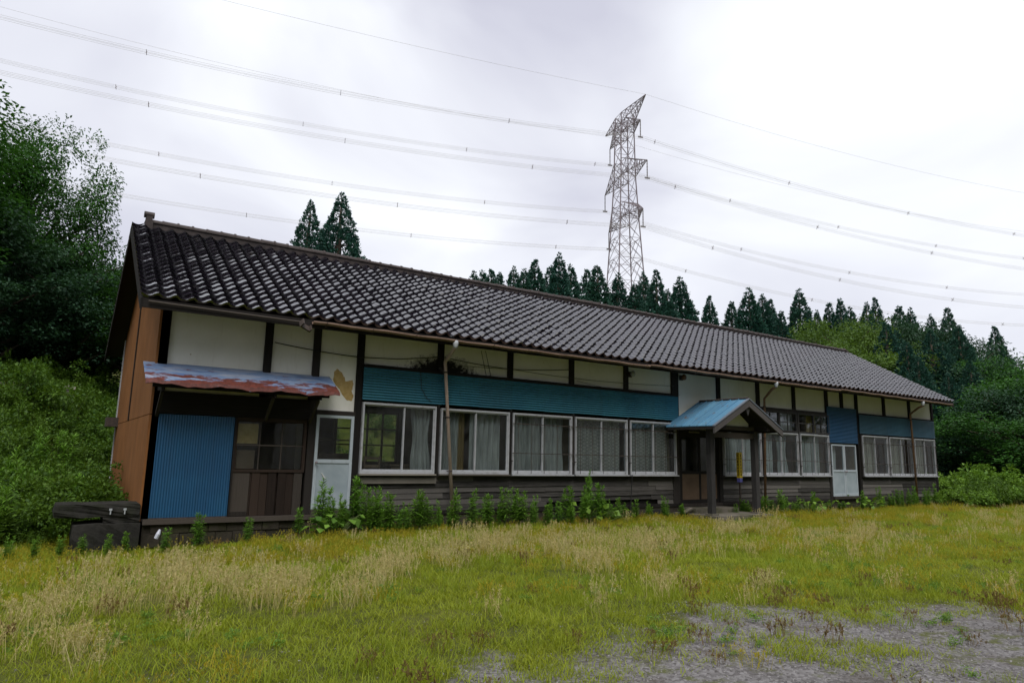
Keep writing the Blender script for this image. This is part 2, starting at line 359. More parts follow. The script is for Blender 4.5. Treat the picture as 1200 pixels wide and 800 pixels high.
def gravelness(x, y):
    n = .32*np.sin(x*2.1+1.3*np.sin(y*1.7))+.22*np.sin(x*4.7-y*3.9)+.13*np.sin(9*x+7*y)
    g = (np.interp(x, *YL)-y+n)/.9
    return np.clip(g*.5+.5, 0, 1)
def axis(fine0, fine1, step, far0, far1):
    a = list(np.arange(fine0, fine1+1e-6, step)); s = step; v = fine0; lo = []
    while v > far0: s *= 1.35; v -= s; lo.append(v)
    s = step; v = fine1; hi = []
    while v < far1: s *= 1.35; v += s; hi.append(v)
    return np.array(lo[::-1]+a+hi)
gx = axis(-7, 36, .28, -700, 900); gy = axis(-12, 15, .28, -700, 900)
GX, GY = np.meshgrid(gx, gy); GZ = height(GX, GY)
V = np.stack([GX, GY, GZ], -1).reshape(-1, 3); nx, ny = len(gx), len(gy)
I = (np.arange(ny-1)[:, None]*nx+np.arange(nx-1)[None]).ravel()
F = np.stack([I, I+1, I+nx+1, I+nx], -1)
def ground_mat():
    m = Mat('field_ground'); p = m.n('ShaderNodeNewGeometry').outputs['Position']
    g = m.n('ShaderNodeAttribute', attribute_name='gravel').outputs['Fac']
    g = m.math('ADD', g, m.math('MULTIPLY', m.math('SUBTRACT', m.noise(p, 3.2, 6, .65), .5), .9))
    soil = m.ramp(m.noise(p, 1.2, 6, .7), (.3, rgb(.05, .065, .012)), (.55, rgb(.10, .115, .015)), (.75, rgb(.11, .095, .03)))
    soil = m.mix(m.ramp(m.noise(p, 14, 5, .7), (.45, 0), (.7, .8)), soil, rgb(.05, .042, .026))
    vor = m.n('ShaderNodeTexVoronoi', {'Vector': p, 'Scale': 42.0}); 
    st = m.mix(.75, m.ramp(m.noise(p, 3, 6, .7), (.3, rgb(.10, .092, .09)), (.7, rgb(.20, .19, .19))), m.ramp(vor.outputs['Color'], (.1, rgb(.07, .063, .06)), (.9, rgb(.27, .26, .26))))
    st = m.mix(m.ramp(m.noise(p, 1.6, 5, .7), (.5, 0), (.68, .75)), st, rgb(.075, .06, .045))
    st = m.mix(m.ramp(m.noise(p, 2.7, 7, .75), (.52, 0), (.62, .85)), st, rgb(.085, .095, .022))
    f = m.ramp(g, (.46, 0), (.62, 1))
    col = m.mix(f, soil, st)
    h = m.math('ADD', m.math('MULTIPLY', vor.outputs['Distance'], -.6), m.noise(p, 30, 5, .7))
    return m.bsdf(col, .95, h, .7, .02, .12)
ground = tag(add('ground', np_mesh('ground', V, F, ground_mat(), True, {'gravel': ('POINT', gravelness(GX, GY).ravel())})), kind='structure')
ground['label'] = 'grassy field with a gravel patch, rising to a wooded bank behind the house'; ground['category'] = 'ground'

# ------------------------------------------------------------------ the house
HL, HD = 27.3, 6.9                             # length and depth; front wall plane y = 0
EY, EZ, RY, RZ = -.72, 3.90, 3.37, 6.25        # front eave edge and ridge
XL, XR = -.42, 27.22                           # verges
TH = math.atan2(RZ-EZ, RY-EY); SL = math.hypot(RZ-EZ, RY-EY)
def roofz(y): return EZ+(y-EY)*math.tan(TH) if y <= RY else EZ+(2*RY-EY-y)*math.tan(TH)
BACK = 2*RY-EY
house = tag(empty('wooden_house'), 'long single-storey derelict timber building with black tiled roof and blue siding', 'building')
X = [0, 1.82, 2.74, 3.64, 5.46, 7.28, 9.10, 10.92, 12.74, 14.56, 16.38, 18.20, 20.02, 20.93, 21.84, 23.66, 25.48, 27.3]
PW = .12
for i, x in enumerate(X):
    b = .34 if x in (0, 2.74, 3.64, 12.74, 14.56, 20.02, 21.84, 27.3) else (.34 if x == 1.82 and False else 3.0)
    if x == 1.82: b = 2.6
    if x == 20.93: b = 3.3
    hw = .07 if x not in (12.74,) else .13
    MB().box(x-hw+(.07 if i == 0 else 0)-(.07 if i == 17 else 0), x+hw+(.07 if i == 0 else 0)-(.07 if i == 17 else 0), .05+.001*(i % 3), .19, b, 4.2).build('post', MT['beam'], house)
# plaster panels between the posts
def plaster_panel(x0, x1, z0, z1, mat='plaster'):
    return MB().box(x0+.072, x1-.072, .105, .15, z0, z1).build('plaster_panel', MT[mat], house)
plaster_panel(.07, 1.82, 2.78, 4.18); plaster_panel(1.82, 2.74, 2.78, 4.18)
pp = plaster_panel(2.74, 3.64, 2.30, 4.18)
pts = [(395.0, 432.0), (391.5, 436), (391, 444), (393.5, 451), (397, 454), (400, 460), (405, 468), (411.5, 470), (414.5, 464), (412, 458), (414.5, 450), (413, 445.5), (406, 447), (403, 441), (400, 435.5)]
pk = [on_y(u, v, .1) for u, v in pts]; pk2 = []
for a_, b_ in zip(pk, pk[1:]+pk[:1]):
    for t_ in (0, .25, .5, .75): q_ = a_*(1-t_)+b_*t_; pk2.append(q_+np.array([rng.normal(0, .007), 0, rng.normal(0, .007)]))
pk = pk2
MB().prism([(q[0], q[2]) for q in pk], 1, .100, .106).build('bare_patch', MT['render'], pp)
tag(pp, 'white plaster panel with a flaked patch of tan render')
for a, b in zip(X[3:12], X[4:13]): plaster_panel(a, b, 2.3 if a == 12.74 else 3.0, 4.18)
plaster_panel(20.02, 20.93, 3.3, 4.18); plaster_panel(20.93, 21.84, 3.3, 4.18)
for a, b in zip(X[14:17], X[15:18]): plaster_panel(a, b-(.07 if b == 27.3 else 0), 3.1, 4.18)
# horizontal timbers
def beam(name, x0, x1, y0, y1, z0, z1, m='beam_x'): return MB().box(x0, x1, y0, y1, z0, z1).build(name, MT[m], house)
beam('wall_plate', .01, 27.29, .03, .20, 4.2, 4.36)
beam('rail', 3.71, 12.61, .012, .12, 3.20, 3.27); beam('rail', 16.2, 20.2, .012, .12, 3.06, 3.15); beam('rail', 21.72, 27.22, .012, .12, 3.19, 3.24)
beam('lintel', .08, 2.67, .03, .16, 2.09, 2.47); beam('lintel', 12.87, 14.49, .03, .16, 2.2, 2.32)
for a, b in ((.14, 1.72), (1.90, 2.62)): MB().box(a, b, .07, .14, 2.475, 2.775).build('plaster_panel', MT['plaster_dull'], house)
beam('ground_sill', .02, 3.7, -.02, .2, .25, .335, 'plank'); beam('ground_sill', 3.7, 12.8, .04, .2, .262, .345); beam('ground_sill', 14.5, 27.28, .04, .2, .262, .345)
# foundation with vents
fo = MB().box(.03, 27.25, .06, .3, -.25, .26).box(.03, .25, .3, HD, -.25, .30).box(27.0, 27.25, .3, HD, -.25, .3).box(.25, 27.0, HD-.25, HD, -.25, .3).build('foundation', MT['found'], house)
for x in (4.55, 8.6, 11.8, 17.3, 24.2):
    MB().box(x, x+.34, .052, .062, .08, .21).build('vent', MT['cable'], fo)
for k in range(13):                             # rough stones of the old footing at the left
    x0 = .03+k*.285; dz = rng.uniform(-.02, .02)
    MB().box(x0+.006, x0+.275, .01+rng.uniform(0, .03), .07, -.12, .09+dz).build('footing_stone', MT['found'], fo)
for k in range(12):
    x0 = .15+k*.3; MB().box(x0+.006, x0+.29, .015+rng.uniform(0, .03), .07, .098+rng.uniform(0, .015), .245).build('footing_stone', MT['found'], fo)
# weatherboards below the windows: each board a piece
lw = MB().box(3.73, 12.6, .13, .17, .35, 1.06).box(14.64, 19.94, .13, .17, .35, 1.06).box(21.92, 27.2, .13, .17, .35, 1.06).build('lower_wall', MT['beam_x'], house)
def boards(x0, x1):
    rows = 6; hgt = .118
    for r in range(rows):
        z0 = .35+r*hgt; x = x0
        while x < x1-.05:
            ln = rng.choice([1.82, 2.73, 3.64]) + rng.uniform(-.1, .1)
            xe = min(x1, x+ln)
            if x1-xe < .5: xe = x1
            tl = rng.uniform(-.006, .006)*(xe-x); y = .085+rng.uniform(-.008, .012)
            mb = MB(); t0 = rng.uniform(.0, .012)
            a, b = x+.004, xe-.004
            mb.v = [(a, y-.03, z0-tl), (b, y-.03, z0+tl), (b, y-.03+.018, z0-tl*0+hgt+.012), (a, y-.03+.018, z0+hgt+.012),
                    (a, y+.0, z0-tl), (b, y+.0, z0+tl), (b, y+.012, z0+hgt+.012), (a, y+.012, z0+hgt+.012)]
            mb.f = [(0,1,2,3), (5,4,7,6), (4,5,1,0), (3,2,6,7), (4,0,3,7), (1,5,6,2)]
            if rng.random() > .03: mb.build('weatherboard', MT['board'], lw)
            x = xe
boards(3.73, 12.6); boards(14.64, 19.94); boards(21.92, 27.2)
MB().box(3.76, 5.42, .0, .045, .90, 1.02).build('weatherboard', MT['lightwood'], lw)
# corrugated sheets: real ribs
def ribbed(x0, x1, z0, z1, y, pitch, amp, along='x'):
    mb = MB(); vert = along == 'z'
    a0, a1 = (x0, x1) if vert else (z0, z1)
    n = max(4, int(round((a1-a0)/pitch))*4)
    for i in range(n+1):
        t = a0+(a1-a0)*i/n; yy = y-amp*(.5+.5*math.sin(2*math.pi*i/4))
        if vert: mb.v += [(t, yy, z0), (t, yy, z1)]
        else: mb.v += [(x0, yy, t), (x1, yy, t)]
    k = len(mb.v)
    for i in range(n): mb.f.append((2*i, 2*i+1, 2*i+3, 2*i+2))
    # back sheet gives it thickness
    mb.box(x0, x1, y+.002, y+.012, z0, z1); mb.smooth = False
    return mb
def siding(x0, x1, z0, z1, y, mat, pitch=.055):
    o = ribbed(x0, x1, z0, z1, y, pitch, .022).build('siding_sheet', MT[mat], house); return o
SX = [3.70, 5.49, 6.40, 7.31, 8.22, 9.13, 10.04, 10.95, 11.86, 12.80]
for i, (a, b) in enumerate(zip(SX[:-1], SX[1:])):
    siding(a-.012*(i % 2), b+.012*(i % 2), 2.545+.006*(i % 2), 3.20-.004*(i % 2), .012-.006*(i % 2), 'blue_siding')
for i, (a, b) in enumerate(((21.86, 23.66), (23.66, 25.48), (25.48, 27.18))): siding(a, b, 2.53, 3.185+.002*i, .012-.004*(i % 2), 'blue_siding2', .045)
siding(19.92, 20.80, 2.17, 3.36, .006, 'blue_deep', .045); siding(20.78, 21.66, 2.172, 3.355, .002, 'blue_deep', .045)

# ---- windows
def window(x0, x1, z0=1.095, z1=2.478, fw=.034, open_at=.5, guard=None, mat='alu', y=0.0, panes=2):
    fr = MB().box(x0, x1, y-.02, y+.09, z1-.042, z1).box(x0, x1, y-.02, y+.09, z0, z0+.05)
    fr.box(x0, x0+fw, y-.019, y+.089, z0+.05, z1-.042).box(x1-fw, x1, y-.019, y+.089, z0+.05, z1-.042)
    wd = fr.build('window', MT[mat], house)
    a, b, c, d = x0+fw, x1-fw, z0+.05, z1-.042; mid = a+(b-a)*open_at
    for k, (s0, s1, yy) in enumerate(((a, mid+.012, y+.05), (mid-.012, b, y+.018))):
        t = .027
        MB().box(s0, s1, yy-.012, yy+.012, d-t, d).box(s0, s1, yy-.012, yy+.012, c, c+t*1.3).box(s0, s0+t, yy-.011, yy+.011, c+t*1.3, d-t).box(s1-t, s1, yy-.011, yy+.011, c+t*1.3, d-t).build('sash', MT[mat], wd)
        MB().box(s0+t, s1-t, yy-.002, yy+.002, c+t*1.3, d-t).build('pane', MT['glass'], wd)
    MB().box(x0-.02, x1+.02, y-.075, y-.021, z0-.03, z0-.004).build('sill', MT['lightwood'] if guard is None else MT['alu'], wd)
    MB().box(x0-.02, x1+.02, y-.02, y+.10, z0-.05, z0-.001).build('sill_board', MT['board'], wd)
    if guard:
        g = MB()
        for zf in guard: g.bar((x0-.03, y-.05, z0+(z1-z0)*zf), (x1+.03, y-.05, z0+(z1-z0)*zf), .016)
        nb = 5
        for i in range(nb):
            xx = x0+.12+(x1-x0-.24)*i/(nb-1); g.tube([(xx, y-.066, z0+.02), (xx, y-.066, z0+(z1-z0)*guard[-1]+.02)], .006, 5)
        for xx in (x0-.02, x1+.02): g.bar((xx, y-.07, z0+.3), (xx, y+.03, z0+.3), .02)
        g.build('guard', MT['iron'], wd)
    return wd
W = []
W.append(window(3.715, 5.36, z1=2.50, open_at=.56)); W.append(window(5.48, 7.235, open_at=.5))
for k, (a, b) in enumerate(((7.33, 9.06), (9.16, 10.88), (10.98, 12.68))): W.append(window(a, b, guard=(.34, .82), open_at=(.5, .5, .5)[k]))
W.append(window(14.66, 16.36, z1=2.40, guard=(.34, .80))); W.append(window(16.50, 18.22, z1=2.40, guard=(.34, .80))); W.append(window(18.34, 19.92, z1=2.40, guard=(.34, .80)))
for a, b in ((21.95, 23.62), (23.74, 25.42), (25.54, 27.10)): W.append(window(a, b, guard=(.30, .80)))
# dark jamb strips between windows
for x in (5.42, 7.285, 9.11, 10.93, 12.74, 16.43, 18.28, 19.98, 21.89, 23.68, 25.48):
    MB().box(x-.028, x+.028, .0, .12, 1.05, 2.54 if x < 13 or x > 21 else 2.42).build('jamb', MT['beam'], house)
# transom windows with wooden bars over the two windows beyond the porch
for x0, x1 in ((16.40, 18.22), (18.26, 20.00)):
    tw = MB().box(x0, x1, -.01, .08, 3.0, 3.058).box(x0, x1, -.01, .08, 2.425, 2.47).box(x0, x0+.06, -.009, .079, 2.47, 3.0).box(x1-.06, x1, -.009, .079, 2.47, 3.0).build('transom_window', MT['grey_post'], house)
    xm = (x0+x1)/2
    MB().box(xm-.035, xm+.035, -.004, .06, 2.47, 3.0).build('mullion', MT['grey_post'], tw)
    for a, b in ((x0+.06, xm-.035), (xm+.035, x1-.06)):
        MB().box(a, b, .03, .034, 2.47, 3.0).build('pane', MT['glass'], tw)
        MB().box(a, b, .015, .03, 2.72, 2.745).build('glazing_bar', MT['grey_post'], tw)
        MB().box((a+b)/2-.01, (a+b)/2+.01, .014, .029, 2.47, 3.0).build('glazing_bar', MT['grey_post'], tw)
# left bay: blue corrugated shutter, old wooden window, planks
sh = ribbed(.10, 1.325, .355, 2.075, .03, .042, .014, 'z').build('shutter', MT['blue_door'], house)
tag(sh, 'blue corrugated shutter'); 
MB().box(.10, 1.325, .012, .04, .335, .353).build('shutter_track', MT['iron'], house)
ow = MB().box(1.36, 2.64, .05, .12, 2.02, 2.085).box(1.36, 2.64, .045, .12, 1.11, 1.16).box(1.345, 1.40, .05, .12, 1.16, 2.02).box(2.59, 2.645, .05, .12, 1.16, 2.02).build('wooden_window', MT['plank_red'], house)
for i in range(3):
    for j in range(2):
        a = 1.40+i*.397; c = 1.16+j*.43
        MB().box(a+.012, a+.385, .08, .084, c+.01, c+.42).build('pane', MT['glass'], ow)
MB().box(1.41, 1.77, .12, .13, 1.62, 1.98).build('backing_sheet', MT['render'], ow); MB().box(1.42, 1.74, .121, .131, 1.17, 1.50).build('backing_sheet', MT['tan'], ow)
for i in (1, 2): MB().box(1.40+i*.397-.012, 1.40+i*.397+.012, .07, .095, 1.16, 2.02).build('muntin', MT['plank'], ow)
MB().box(1.40, 2.59, .069, .0935, 1.58, 1.604).build('muntin', MT['plank'], ow)
MB().box(1.34, 1.365, .02, .12, .34, 2.08).build('jamb', MT['beam'], house)
xs = 1.37
for k, wd in enumerate((.30, .035, .145, .14, .15, .03, .15, .14, .16)):
    pl = MB().box(xs+.003, xs+wd-.003, .06+.012*(k % 2)+(.03 if k == 5 else 0), .10, .34, 1.105).build('plank', MT['plank'] if k in (0, 8) else MT['plank_red'], house); xs += wd
MB().box(1.37, 1.66, .045, .059, .345, .42).build('plank', MT['plank'], house)
# doors
def hinged_door(x0, x1, z0, z1, split, y=.03, mull=False, knob='r'):
    t = .055
    d = MB().box(x0, x1, y, y+.05, z1-t, z1).box(x0, x1, y, y+.05, z0, z0+t*1.6).box(x0, x0+t, y+.001, y+.049, z0+t*1.6, z1-t).box(x1-t, x1, y+.001, y+.049, z0+t*1.6, z1-t).box(x0+t, x1-t, y+.002, y+.048, split-.03, split+.04).build('door', MT['white'], house)
    MB().box(x0+t, x1-t, y+.018, y+.03, z0+t*1.6, split-.03).build('panel', MT['sheet'], d)
    MB().box(x0+t, x1-t, y+.022, y+.026, split+.04, z1-t).build('pane', MT['glass'], d)
    if mull:
        MB().box((x0+x1)/2-.012, (x0+x1)/2+.012, y+.06, y+.08, split+.04, z1-t).build('glazing_bar', MT['plank_red'], d)
        MB().box(x0+t, x1-t, y+.06, y+.08, split+.4, split+.425).build('glazing_bar', MT['plank_red'], d)
        MB().box(x0+t, x1-t, y+.058, y+.082, split+.045, split+.16).build('glazing_bar', MT['plank_red'], d)
    kx = x0+.03 if knob == 'l' else x1-.03
    k = MB().tube([(kx, y, split-.02), (kx, y-.035, split-.02), (kx, y-.04, split-.02), (kx, y-.06, split-.02), (kx, y-.066, split-.02)], [.012, .012, .024, .024, .012], 10); k.smooth = True
    k.build('knob', MT['steel'], d)
    return d
dr = hinged_door(2.815, 3.565, .43, 2.205, 1.32, mull=True, knob='l'); tag(dr, 'white aluminium door with glazed upper half')
for k in range(3): MB().bar((2.98+.02*k, .044, 1.10-.035*k), (3.01+.025*k, .044, 1.06-.03*k), .02, .008).build('tape_scrap', MT['plaster'], dr)
MB().box(2.80, 3.58, -.01, .12, .335, .428).build('door_step', MT['plank'], house)
MB().box(2.80, 3.58, .03, .1, 2.21, 2.295).build('lintel', MT['beam_x'], house)
hinged_door(20.10, 20.83, .43, 2.13, 1.25, knob='r'); hinged_door(20.845, 21.58, .43, 2.13, 1.25, knob='l')
MB().box(20.07, 21.62, -.02, .15, .34, .428).build('door_step', MT['plank'], house)
# entrance sliding doors under the porch
for k, (a, b) in enumerate(((12.88, 13.70), (13.66, 14.49))):
    y = .05+.045*k
    d = MB().box(a, b, y, y+.04, 2.12, 2.2).box(a, b, y, y+.04, .34, .44).box(a, a+.07, y+.001, y+.039, .44, 2.12).box(b-.07, b, y+.001, y+.039, .44, 2.12).box(a+.07, b-.07, y+.002, y+.038, 1.12, 1.2).build('entrance_door', MT['beam'], house)
    MB().box(a+.07, b-.07, y+.012, y+.024, .44, 1.12).build('panel', MT['tan'], d)
    MB().box(a+.07, b-.07, y+.016, y+.02, 1.2, 2.12).build('pane', MT['glass'], d)
MB().box(12.87, 14.49, -.03, .15, .20, .338).build('door_step', MT['plank'], house)
# gable ends: large sheets with joints
def gsheet(y0, y1, z0, z1, xa=-.045, xb=-.008, mat='gable', name='gable_sheet'):
    top = [(y, min(z1, roofz(y)-.09)) for y in ((y0, RY, y1) if y0 < RY < y1 else (y0, y1))]
    poly = [(y0, z0), (y1, z0)]+top[::-1]
    return MB().prism(poly, 0, xa, xb).build(name, MT[mat], house)
for k, (a, b) in enumerate(((.055, 1.86), (1.87, 3.67), (3.68, 5.48), (5.49, 6.86))):
    gsheet(a, b, .30, 2.06); gsheet(a, b, 2.072, 9)
MB().box(-.065, -.046, 3.60, 3.72, 2.07, 5.9).build('batten', MT['plank_red'], house)
MB().box(-.07, -.046, 6.78, 6.88, .3, 4.2).build('corner_trim', MT['alu'], house)
MB().box(-.30, -.046, 6.3, 6.8, 2.0, 2.22).build('wall_box', MT['iron'], house)
MB().box(.0, .13, .05, HD, .3, 4.3).build('gable_wall', MT['beam'], house)
for k, (a, b) in enumerate(((.2, 2.4), (2.41, 4.6), (4.61, 6.86))): gsheet(a, b, .3, 9, HL-.02, HL+.02, 'board')
# rear wall with a window opening, room shell
rw = MB()
for a, b in ((.1, 5.6), (7.6, HL-.1)): rw.box(a, b, HD-.12, HD, .3, 4.3)
rw.box(5.6, 7.6, HD-.12, HD, .3, 1.2).box(5.6, 7.6, HD-.12, HD, 2.75, 4.3); rw.build('rear_wall', MT['room'], house)
rwn = MB().box(5.6, 7.6, HD-.1, HD-.04, 1.2, 1.26).box(5.6, 7.6, HD-.1, HD-.04, 2.69, 2.75)
for x in (5.6, 6.08, 6.58, 7.07, 7.55): rwn.box(x, x+.05, HD-.099, HD-.041, 1.26, 2.69)
rwn.box(5.65, 7.55, HD-.098, HD-.042, 1.72, 1.76).box(5.65, 7.55, HD-.098, HD-.042, 2.2, 2.24)
r_ = rwn.build('window', MT['int_wood'], house); MB().box(5.65, 7.6, HD-.072, HD-.068, 1.26, 2.69).build('pane', MT['glass'], r_)
MB().box(.14, HL-.1, .21, HD-.13, .52, .58).build('room_floor', MT['roomfloor'], house)
MB().box(.14, HL-.1, .21, HD-.13, 3.1, 3.14).build('room_ceiling', MT['room'], house)
for x in (2.70, 9.2, 12.6, 14.6, 20.0, 21.8): MB().box(x, x+.1, .22 if x > 3 else .9, HD-.14, .585, 3.095).build('partition', MT['room'], house)

# ---- roof
roof = MB()
roof.prism([(EY, EZ-.03), (RY, RZ-.03), (BACK, EZ-.03), (BACK, EZ-.075), (RY, RZ-.075), (EY, EZ-.075)], 0, XL+.02, XR-.02)
roof = roof.build('roof', MT['beam_x'], house)
mb = MB().bar((0, EY+.03, roofz(EY+.03)-.115), (0, .3, roofz(.3)-.115), .05, .075); rme = mb.mesh('rafter', MT['beam'])
for k in range(60): add('rafter', rme, roof, (XL+.16+k*.4625, 0, 0))
MB().box(XL+.01, XR-.01, EY-.012, EY+.018, EZ-.17, EZ-.02).build('fascia', MT['beam_x'], roof)
for x in (XL, XR):
    MB().prism([(EY-.02, EZ-.02), (RY, RZ-.015), (BACK+.02, EZ-.02), (BACK+.02, EZ-.22), (RY, RZ-.25), (EY-.02, EZ-.20)], 0, x-.015, x+.02).build('bargeboard', MT['beam'], roof)
# tiles
TPK = 1.2
TWD = (XR-XL+.03)/104; ROWS = 20; EXP = SL/ROWS
prof = [(0, .040), (.1, .021), (.22, .007), (.36, 0), (.5, .004), (.62, .016), (.74, .036), (.85, .051), (.94, .053), (1.03, .041)]
def tile_geom():
    v = []; f = []; n = len(prof); ln = EXP*1.18
    for (px_, pz_) in prof: v.append((px_*TWD, -.012, pz_*TPK+.042))
    for (px_, pz_) in prof: v.append((px_*TWD, ln, pz_*TPK+.0))
    for (px_, pz_) in prof: v.append((px_*TWD, -.014, pz_*TPK+.042))
    for (px_, pz_) in prof: v.append((px_*TWD, -.006, pz_*TPK+.0))
    for i in range(n-1):
        f.append((i, i+1, n+i+1, n+i)); f.append((3*n+i, 3*n+i+1, 2*n+i+1, 2*n+i))
    return np.array(v), np.array(f)
tv, tf = tile_geom()
tile_me = np_mesh('tile', tv, tf, MT['tile'], True)
def slope_xyz(x, s, back=False):
    y = EY+s*math.cos(TH); z = EZ+s*math.sin(TH)
    return (x, y, z) if not back else (x, 2*RY-y, z)
NC = 15
for c in range(NC):
    for r in range(ROWS):
        o = add('tile', tile_me, roof, slope_xyz(XL-.015+c*TWD, r*EXP))
        o.rotation_euler = (TH+rng.normal(0, .014), rng.normal(0, .014), rng.normal(0, .012))
def slope_stuff(name, c0, c1, back=False):
    P = []; 
    cs, sn = math.cos(TH), math.sin(TH); R = np.array([[1,0,0],[0,cs,-sn],[0,sn,cs]])
    for c in range(c0, c1):
        for r in range(ROWS):
            q = tv.copy(); q = q+np.array([0, rng.normal(0, .004), 0]); ang = rng.normal(0, .014, 3)
            q = q + np.cross(ang, q)
            q = q@R.T + np.array(slope_xyz(XL-.015+c*TWD, r*EXP))
            if back: q[:, 1] = 2*RY-q[:, 1]
            P.append(q)
    n = len(P); V = np.concatenate(P); F = (tf[None]+(np.arange(n)*len(tv))[:, None, None]).reshape(-1, 4)
    if back: F = F[:, ::-1]
    return tag(add(name, np_mesh(name, V, F, MT['tile'], True), roof), kind='stuff')
slope_stuff('tile_field', NC, 104); slope_stuff('rear_tile_field', 0, 104, True)
# ridge: bedding courses and capping tiles
MB().box(XL+.22, XR-.10, RY-.10, RY+.10, RZ-.04, RZ+.085).box(XL+.22, XR-.08, RY-.125, RY+.125, RZ+.088, RZ+.105).build('ridge_course', MT['ridge'], roof)
mb = MB(); n = 8
for yy, rr in ((0, .088), (.26, .08), (.265, .095), (.30, .095)):
    pass
cap = MB()
segs = [(0, .082), (.262, .082), (.264, .098), (.302, .098)]
for xx, rr in segs:
    for k in range(n+1):
        a = math.pi*k/n; cap.v.append((xx, math.cos(a)*rr*1.15, math.sin(a)*rr))
for i in range(len(segs)-1):
    for k in range(n): b = i*(n+1)+k; cap.f.append((b, b+1, b+n+2, b+n+1))
cap.f.append(tuple(range(n+1))); cap.f.append(tuple(range(3*(n+1), 4*(n+1)))[::-1])
cme = cap.mesh('ridge_tile', MT['ridge'])
for k in range(90):
    o = add('ridge_tile', cme, roof, (XL+.30+k*.3015, RY, RZ+.105+.012*math.sin(k*.21)+.006*math.sin(k*1.7))); o.rotation_euler = (0, rng.normal(0, .008), 0)
for x, k_ in ((XL+.30, 1.0), (XR-.2, .6)):                      # end ornament
    MB().box(x-.075, x+.075, RY-.17, RY+.17, RZ-.07, RZ+.13*k_).box(x-.06, x+.06, RY-.13, RY+.13, RZ+.132*k_, RZ+.22*k_).tube([(x-.10, RY, RZ+.28*k_), (x+.10, RY, RZ+.28*k_)], .07*k_, 10).build('ridge_end_tile', MT['ridge'], roof)
# gutter (half pipe), its straps, and the broken end
def gutter(x0, x1):
    g = MB(); n = 7; r = .055; st = 24
    for i in range(st+1):
        x = x0+(x1-x0)*i/st; zz = EZ-.06-.035*(i/st)+.008*math.sin(i*1.9)
        for rr in (r, r-.006):
            for k in range(n):
                a = math.pi*k/(n-1); g.v.append((x, EY-.07-math.cos(a)*rr, zz-math.sin(a)*rr))
    for i in range(st):
        for h in (0, n):
            for k in range(n-1): a = i*2*n+h+k; g.f.append((a, a+1, a+2*n+1, a+2*n))
        for k in (0, n-1): a = i*2*n+k; g.f.append((a, a+2*n, a+3*n, a+n))
    g.smooth = True
    return g.build('gutter', MT['gutter'], roof)
for a, b in ((2.35, 10.9), (10.92, 19.4), (19.42, 26.95)): gutter(a, b)
st = MB().tube([(0, EY+.0, EZ-.05), (0, EY-.13, EZ-.06), (0, EY-.13, EZ-.068), (0, EY-.07, EZ-.145), (0, EY-.012, EZ-.12)], .006, 5).mesh('gutter_strap', MT['iron'])
for k in range(27): add('gutter_strap', st, roof, (2.6+k*.91, 0, -.0012*k))
fl = MB().box(-.11, .11, -.14, .0, -.015, .015).box(-.11, -.085, -.14, 0, .015, .09).box(.09, .11, -.14, 0, .015, .06).build('loose_gutter_piece', MT['iron'], roof)
fl.location = (2.21, EY-.04, EZ-.13); fl.rotation_euler = (.9, .35, .3)
MB().tube([(XL+.1, EY-.05, EZ-.07), (.9, EY-.05, EZ-.085), (2.2, EY-.06, EZ-.10)], .018, 6).build('pole', MT['plank'], roof)
# downpipes
def downpipe(pts, mat, r=.036):
    hx, hy, hz = pts[0]
    p = MB().tube(pts, r, 10); p.smooth = True; p = p.build('downpipe', MT[mat], house)
    h = MB().tube([(hx, hy, hz+.02), (hx, hy, hz-.06), (hx, hy, hz-.10), (hx, hy, hz-.14)], [.06, .06, .045, .042], 10); h.smooth = True; h.build('hopper', MT['greyp'], p)
    a, b = Vector(pts[-2]), Vector(pts[-1])
    for f in (.05, .34, .68):
        c = a.lerp(b, f); MB().tube([c+Vector((0,0,.018)), c-Vector((0,0,.018))], r+.007, 10).bar(c, c+Vector((0, .13-c.y if c.y < .13 else .05, 0)), .014).build('pipe_clamp', MT['iron'], p)
    return p
downpipe([(5.33, EY-.07, 3.80), (5.33, EY-.07, 3.68), (5.36, EY+.1, 3.62), (5.46, -.13, 3.46), (5.48, -.10, 3.40), (5.79, -.12, .10)], 'pipe')
downpipe([(16.08, EY-.07, 3.79), (16.08, EY-.07, 3.66), (16.1, EY+.1, 3.60), (16.42, -.13, 3.38), (16.45, -.10, 3.30), (16.27, -.12, .06)], 'pipe_red')
downpipe([(24.73, EY-.07, 3.76), (24.73, EY-.07, 3.62), (24.76, EY+.1, 3.56), (25.15, -.13, 3.38), (25.19, -.10, 3.3), (25.21, -.12, .2)], 'pipe_red')
# beam end and bracket by the first downpipe
MB().bar((5.40, .0, 3.34), (5.55, -.09, 3.18), .06, .05).build('bracket', MT['grey_post'], house)

# ---- canopy over the left bay
cn = MB(); N = 26
xa, xb = -.22, 3.03
for i in range(N+1):
    x = xa+(xb-xa)*i/N; sg = .018*math.sin(i*.8)+.012*math.sin(i*2.3)
    for (y, z) in ((.10, 2.955), (-.24, 2.775), (-.60, 2.585+sg*.5), (-.615, 2.525+sg), (-.60, 2.52+sg), (-.585, 2.57+sg*.5), (-.24, 2.755), (.10, 2.935)):
        cn.v.append((x if z > 2.7 else x+.02*math.sin(i*3.1), y, z))
for i in range(N):
    for k in range(8): a = i*8+k; b = i*8+(k+1) % 8; cn.f.append((a, b, b+8, a+8))
cn.f.append(tuple(range(8))); cn.f.append(tuple(range(N*8, N*8+8))[::-1])
can = cn.build('canopy', MT['canopy'], house); tag(can, 'sheet-metal canopy with flaking blue paint and red rust')
MB().box(xa+.12, xb-.18, -.50, -.44, 2.49, 2.56).build('front_rail', MT['beam_x'], can)
